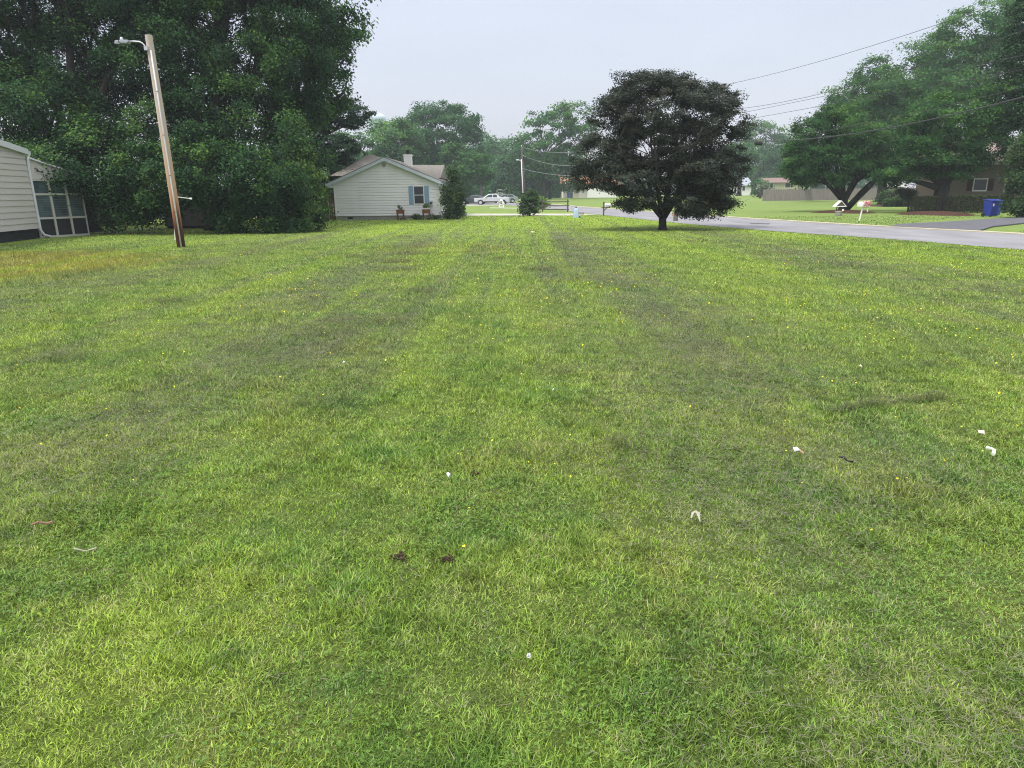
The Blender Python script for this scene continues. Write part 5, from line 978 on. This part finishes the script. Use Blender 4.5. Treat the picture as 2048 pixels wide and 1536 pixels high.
# ------------------------------------------------------------------ vehicles
def car(name, label, cat, loc, rz, L_, W_, body, cab, win, paint, wheelx, wr=.36, ww=.24, group=None, bed=None, hood_x=None, clad=None):
    """body / cab / win: side profiles in (x, z), front at -x"""
    r_ = thing(name, label, cat, loc, rz, group)
    MB().prism([(x, -W_/2, z) for x, z in body][::-1], (0, W_, 0)).build('body', paint, r_, local=True, bevel=.05)
    iw = W_*.43
    cb_ = MB(); n = len(cab); zt = max(z for x, z in cab)
    v = [(x, -(W_/2-.02-.16*(z-cab[0][1])/(zt-cab[0][1])), z) for x, z in cab]+[(x, (W_/2-.02-.16*(z-cab[0][1])/(zt-cab[0][1])), z) for x, z in cab]
    cb_.add(v, [tuple(range(n)), tuple(range(n, 2*n))[::-1]]+[(i, n+i, n+(i+1) % n, (i+1) % n) for i in range(n)]); cb_.build('cabin', paint, r_, local=True, bevel=.03)
    for wpts in win:
        for s in (-1, 1):
            pp = [(x, s*(W_/2-.02-.16*(z-cab[0][1])/(zt-cab[0][1])+.006), z) for x, z in wpts]
            MB().prism(pp if s > 0 else pp[::-1], (0, s*.004, 0)).build('side_window', M_glass, r_, local=True)
    # windscreen on the sloping front of the cabin
    (xa, za), (xb, zb_) = cab[0], cab[1]; dx, dz = xb-xa, zb_-za; nl = math.hypot(dx, dz); nxn, nzn = -dz/nl*.012, dx/nl*.012
    MB().prism([(xa+dx*.1+nxn, -W_/2+.14, za+dz*.1+nzn), (xa+dx*.1+nxn, W_/2-.14, za+dz*.1+nzn), (xa+dx*.9+nxn, W_/2-.24, za+dz*.9+nzn), (xa+dx*.9+nxn, -W_/2+.24, za+dz*.9+nzn)], (nxn, 0, nzn)).build('windscreen', M_glass, r_, local=True)
    for wx in wheelx:
        for s in (-1, 1):
            w0 = MB(); w0.tube([(wx, s*(W_/2-ww+.02), wr), (wx, s*(W_/2+.02), wr)], wr, 22); wo_ = w0.build('wheel', M_black, r_, local=True)
            MB().tube([(wx, s*(W_/2+.0), wr), (wx, s*(W_/2+.035), wr)], wr*.6, 14).build('rim', M_metal, wo_, local=True)
    fx = min(x for x, z in body); zf = [z for x, z in body]; zm = (min(zf)+max(zf))/2
    for s in (-1, 1): MB().cbox((fx+.03, s*(W_/2-.22), zm+.12), (.1, .34, .16)).build('headlight', M_metal, r_, local=True, bevel=.02)
    MB().box(fx-.03, fx+.12, -W_/2+.1, W_/2-.1, min(zf)+.0, min(zf)+.22).build('bumper', M_black, r_, local=True, bevel=.03)
    MB().box(fx-.012, fx+.05, -W_/2+.42, W_/2-.42, zm-.05, zm+.24).build('grille', M_black, r_, local=True)
    if clad:
        for s in (-1, 1): MB().box(clad[0], clad[1], s*(W_/2)-.015 if s > 0 else -W_/2-.02, s*(W_/2)+.02 if s > 0 else -W_/2+.015, clad[2], clad[3]).build('sill', M_black, r_, local=True)
    for s in (-1, 1): MB().cbox((cab[0][0]+.45, s*(W_/2+.1), cab[0][1]+.04), (.12, .2, .16)).build('mirror', M_black, r_, local=True, bevel=.02)
    return r_
silver = mat('silver_paint', (.55, .57, .61), .3, .5, metal=.3, coat=.5); navy = mat('dark_navy_paint', (.02, .022, .035), .25, .5, coat=.6); greyg = mat('grey_paint', (.25, .3, .3), .3, .5, coat=.5); whitep = mat('white_car_paint', (.75, .77, .77), .35, .4, coat=.3)
def archbody(f, b, z0, hood, tail, wx, wr, extra):
    """body outline with wheel arches; extra = top points front to back"""
    pts = [(f, z0+.08), (f+.02, z0)]
    for w0 in wx:
        for a_ in np.linspace(math.pi, 0, 7): pts.append((w0+(wr+.08)*math.cos(a_), max(z0, wr+(wr+.08)*math.sin(a_))))
    pts += [(b, z0), (b+.02, z0+.25)]+extra[::-1]; return pts
q = G(985, 409.3)
tkl = 5.5; wx_ = (-1.75, 1.75)
tb = archbody(-2.72, 2.7, .48, 1, 1, wx_, .4, [(-2.74, .95), (-2.6, 1.12), (-1.3, 1.2), (-1.25, 1.2), (.95, 1.22), (1.0, 1.26), (2.72, 1.28)])
tk = car('pickup_truck', 'silver crew-cab pickup truck parked side-on behind the lawn windmill', 'pickup truck', (q[0], q[1], q[2]), R(-6), 5.4, 1.95, tb, [(-1.35, 1.17), (-.45, 1.84), (.85, 1.85), (1.12, 1.17)], [[(-1.0, 1.25), (-.42, 1.72), (.12, 1.74), (.12, 1.25)], [(.2, 1.25), (.2, 1.74), (.78, 1.72), (.92, 1.25)]], silver, wx_, .4, clad=(-1.25, 1.25, .48, .6)); tk.scale = (1, 1, .88)
q = G(948, 402.6); wx_ = (-1.4, 1.35)
sbd = archbody(-2.3, 2.25, .28, 1, 1, wx_, .33, [(-2.32, .6), (-2.15, .76), (-.95, .92), (1.6, .98), (2.2, .92), (2.26, .7)])
car('parked_car', 'dark navy sedan parked left of the silver pickup', 'car', q, R(-14), 4.6, 1.8, sbd, [(-1.0, .9), (-.25, 1.42), (.9, 1.42), (1.75, .93)], [[(-.7, .95), (-.18, 1.34), (.3, 1.35), (.3, .95)], [(.36, .95), (.36, 1.35), (.9, 1.34), (1.4, .97)]], navy, wx_, .33)
q = G(1009, 404.8); wx_ = (-1.3, 1.3)
sbd = archbody(-2.2, 2.15, .3, 1, 1, wx_, .34, [(-2.22, .7), (-2.0, .9), (-1.0, 1.0), (2.1, 1.02), (2.18, .8)])
car('parked_car', 'grey car whose windows show over the bed of the silver pickup', 'car', q, R(10), 4.4, 1.8, sbd, [(-1.05, .98), (-.4, 1.42), (1.4, 1.4), (2.0, 1.0)], [[(-.75, 1.03), (-.3, 1.34), (.4, 1.35), (.4, 1.03)], [(.48, 1.03), (.48, 1.35), (1.3, 1.33), (1.65, 1.06)]], greyg, wx_, .34)
q = P(1009, 391, 158); z0 = float(ht(0, 158)); wx_ = (-1.35, 1.3)
sbd = archbody(-2.1, 1.9, .5, 1, 1, wx_, .42, [(-2.12, .95), (-2.0, 1.15), (-.9, 1.22), (1.9, 1.22)])
vh = car('boxy_off_road_car', 'boxy white off-road vehicle with flat roof behind the silver pickup', 'car', (q[0], 158, z0+.1), R(172), 4.1, 1.9, sbd, [(-.95, 1.2), (-.75, 2.05), (1.75, 2.07), (1.85, 1.2)], [[(-.5, 1.42), (-.45, 1.8), (.0, 1.8), (.0, 1.42)], [(.45, 1.42), (.45, 1.8), (1.35, 1.8), (1.35, 1.42)]], whitep, wx_, .42)

# water tower
WT = 330.; q = P(752, 236, WT); r_ = thing('water_tower', 'pale water tower dome faint above the trees behind the white house', 'water tower', (q[0], WT, .5)); k = mpp(WT)
M_wt = mat('pale_tank_paint', (.52, .63, .7), .5, .3); rt = 19*k
MB().lathe([(1.5, q[2]-8*k-.5-6), (rt*.7, q[2]-10*k), (rt*.97, q[2]-4*k), (rt, q[2]), (rt*.9, q[2]+4*k), (rt*.55, q[2]+8*k), (.1, q[2]+10*k)], (q[0], WT, 0), 28).build('tank', M_wt, r_, smooth=True)
MB().lathe([(2.6, 0), (1.5, 5), (1.5, q[2]-8*k-6)], (q[0], WT, .3), 16).build('column', M_wt, r_, smooth=True)

# ------------------------------------------------------------------ litter on the lawn
def litter(name, label, cat, px, py, build):
    q = G(px, py); r_ = thing(name, label, cat, (q[0], q[1], 0)); build(r_, mpp(q[1])); return r_
M_paper = mat('paper_white', (.6, .61, .62), .7, .2, noise=.15, nscale=30); M_pink = mat('pinkish_card', (.65, .38, .3), .7, .2); M_bone = mat('pale_peel', (.42, .41, .32), .7, .2, noise=.3, nscale=40); M_stick = mat('dry_stick', (.28, .18, .12), .9, .1, noise=.3, nscale=30)
def scrap(pts, m_, th=.004, z=.06, curl=.012):
    def f(r_, k):
        n = len(pts); c = (sum(p[0] for p in pts)/n, sum(p[1] for p in pts)/n)
        kk = k*.75; ky = k*1.7; v = [(c[0]*kk, -c[1]*ky, z+curl)]+[(p[0]*kk, -p[1]*ky, z+curl*math.sin(i*2.1)) for i, p in enumerate(pts)]; v += [(a_, b_, c_-th) for a_, b_, c_ in v]
        N = n+1; fs = [(0, 1+(i+1) % n, 1+i) for i in range(n)]+[(N, N+1+i, N+1+(i+1) % n) for i in range(n)]+[(1+i, 1+(i+1) % n, N+1+(i+1) % n, N+1+i) for i in range(n)]
        MB().add(v, fs).build('scrap', m_, r_, local=True)
    return f
litter('paper_scrap', 'blue-white curled paper scrap near a clod of soil left of centre', 'litter', 898, 967, scrap([(-7, -3), (-2, -1.5), (3, 0), (8, 1), (5, 3), (0, 3), (-5, 1)], mat('bluish_paper', (.6, .72, .82), .6, .3)))
def carton(r_, k):
    MB().add([(-7*k, .02, .06), (0, .0, .075), (0, .035, .08), (-7*k, .05, .07), (-7*k, .02, .052), (0, 0, .067), (0, .035, .072), (-7*k, .05, .062)], [(0, 1, 2, 3), (7, 6, 5, 4), (0, 4, 5, 1), (1, 5, 6, 2), (2, 6, 7, 3), (3, 7, 4, 0)]).build('white_flap', M_paper, r_, local=True)
    MB().add([(0, 0, .076), (8*k, -.02, .06), (8*k, .01, .06), (0, .035, .081), (0, 0, .068), (8*k, -.02, .052), (8*k, .01, .052), (0, .035, .073)], [(0, 1, 2, 3), (7, 6, 5, 4), (0, 4, 5, 1), (1, 5, 6, 2), (2, 6, 7, 3), (3, 7, 4, 0)]).build('pink_flap', M_pink, r_, local=True)
litter('carton_scrap', 'folded white and pink card scrap on the right-hand grass', 'litter', 1596, 921, carton)
def stick(pts, rad, m_):
    def f(r_, k):
        MB().tube([(a_*k, -b_*k*2.4, .05+.01*math.sin(i*2)) for i, (a_, b_) in enumerate(pts)], [rad*(.8+.4*math.sin(i*1.7)**2) for i in range(len(pts))], 6).build('twig', m_, r_, local=True)
    return f
litter('dark_twig', 'short black twig right of the white and pink card scrap', 'twig', 1690, 933, stick([(-10, -5), (-4, -1), (2, 1), (8, 6)], .006, M_black))
litter('paper_scrap', 'flat pinkish-white paper piece near the right edge of the lawn', 'litter', 1960, 881, scrap([(-9, 1), (-6, -4), (0, -4), (6, -4), (9, -1), (5, 3), (0, 3)], mat('cream_paper', (.66, .58, .5), .7, .2)))
litter('bent_strip', 'bent white strip shaped like a hook near the right edge', 'litter', 1984, 922, lambda r_, k: MB().tube([(-10*k, -6*k*2.2, .06), (-3*k, -2*k*2.2, .065), (2*k, 1*k, .07), (3*k, 5*k*2.2, .07), (0, 10*k*2.2, .065)], [.011, .011, .008, .009, .013], 6).build('strip', mat('pale_strip', (.7, .72, .6), .6, .2), r_, local=True))
litter('husk', 'pale twisted three-pointed husk lying in the grass right of centre', 'litter', 1390, 1049, lambda r_, k: MB().tube([(-12*k, -.02, .045), (-5*k, .01, .06), (2*k, .015, .065), (13*k, .0, .05)], [.004, .008, .007, .003], 6).tube([(2*k, .015, .06), (3.5*k, -.015, .07), (3.5*k, -.035, .055), (3.5*k, -.06, .045)], [.006, .011, .005, .002], 6).build('peel', M_bone, r_, local=True))
litter('paper_scrap', 'tiny bright white scrap in the centre of the lawn', 'litter', 1107, 793, scrap([(-4, 1), (-1, -1), (1, -3), (4, 0), (2, 2)], M_paper))
litter('paper_scrap', 'tiny grey-white scrap left of centre on the lawn', 'litter', 690, 736, scrap([(-5, 2), (-4, -3), (-3, 1), (4, 1), (4, 3)], M_paper))
litter('paper_scrap', 'tiny pale scrap on the right half of the lawn above the curved mower line', 'litter', 1720, 744, scrap([(-4, 0), (0, -2), (4, 1), (0, 2)], mat('cream_paper', (.6, .5, .4))))
def cloverf(r_, k):
    V_ = rng.normal(size=(60, 3)); V_ = nrmz(V_); mb = MB()
    for v in V_: 
        if v[2] > -.5: c = v*.006+np.array([0, 0, .06]); mb.tube([c*.9+np.array([0, 0, .006]), c+v*.003], [.0022, .0012], 4)
    mb.build('flower_head', M_paper, r_, local=True); MB().tube([(0, 0, 0), (0, 0, .06)], .001, 5).build('stem', M_clover, r_, local=True)
litter('clover_flower', 'single white clover head near the bottom centre', 'flower', 1058, 1340, cloverf)
litter('wood_block', 'small pale yellow block lying on the far lawn near the middle', 'block', 1065, 466, lambda r_, k: MB().cbox((0, 0, .02), (.15, .09, .06)).build('block', mat('yellow_block', (.75, .68, .35), .5, .3), r_, local=True, bevel=.005))
litter('stick', 'dry split stick lying in the grass at lower left', 'stick', 88, 1064, stick([(-19, 3), (-6, 1), (6, -2), (18, -4)], .007, M_stick))
litter('stick', 'thin forked pale twig in the clippings at lower left', 'stick', 172, 1117, stick([(-26, -2), (-14, 3), (4, 1), (24, -3)], .0035, M_bone))
for i, (px, py, s) in enumerate([(1345+0, 948+0, 0)]): pass
def clod(r_, k):
    r = np.random.default_rng(4); mb = MB()
    for _ in range(46):
        c = r.normal(size=3)*np.array([.013, .011, .005]); s = r.uniform(.004, .0085); mb.lathe([(.2*s, -s*.8), (s, -s*.2), (s*.8, s*.5), (.1*s, s*.8)], (c[0], c[1], .016+abs(c[2])), 7)
    mb.build('crumbs', mat('dark_soil', (.06, .04, .028), .95, .1, noise=.4, nscale=60), r_, local=True, smooth=True)
litter('soil_clod', 'crumbly brown clod of soil right of the blue-white paper scrap', 'soil clod', 948, 953, clod)
litter('soil_clod', 'dark crumbly clod of soil beside tufts left of the bottom centre', 'soil clod', 800, 1120, clod)
litter('soil_clod', 'small dark soil clod on the lower middle lawn', 'soil clod', 896, 1125, clod)

# ------------------------------------------------------------------ haze
hz = bpy.data.materials.new('haze'); hz.use_nodes = True; n = hz.node_tree.nodes; n.remove(n['Principled BSDF']); pv = n.new('ShaderNodeVolumePrincipled')
pv.inputs['Density'].default_value = 0.0006; pv.inputs['Color'].default_value = (.85, .95, 1, 1); pv.inputs['Anisotropy'].default_value = 0
hz.node_tree.links.new(pv.outputs[0], n['Material Output'].inputs['Volume'])
hb_ = MB().box(-310, 310, -55, 430, -1.5, 52).build('haze', hz); hb_['kind'] = 'stuff'; hb_['label'] = 'thin summer haze over the whole neighbourhood'
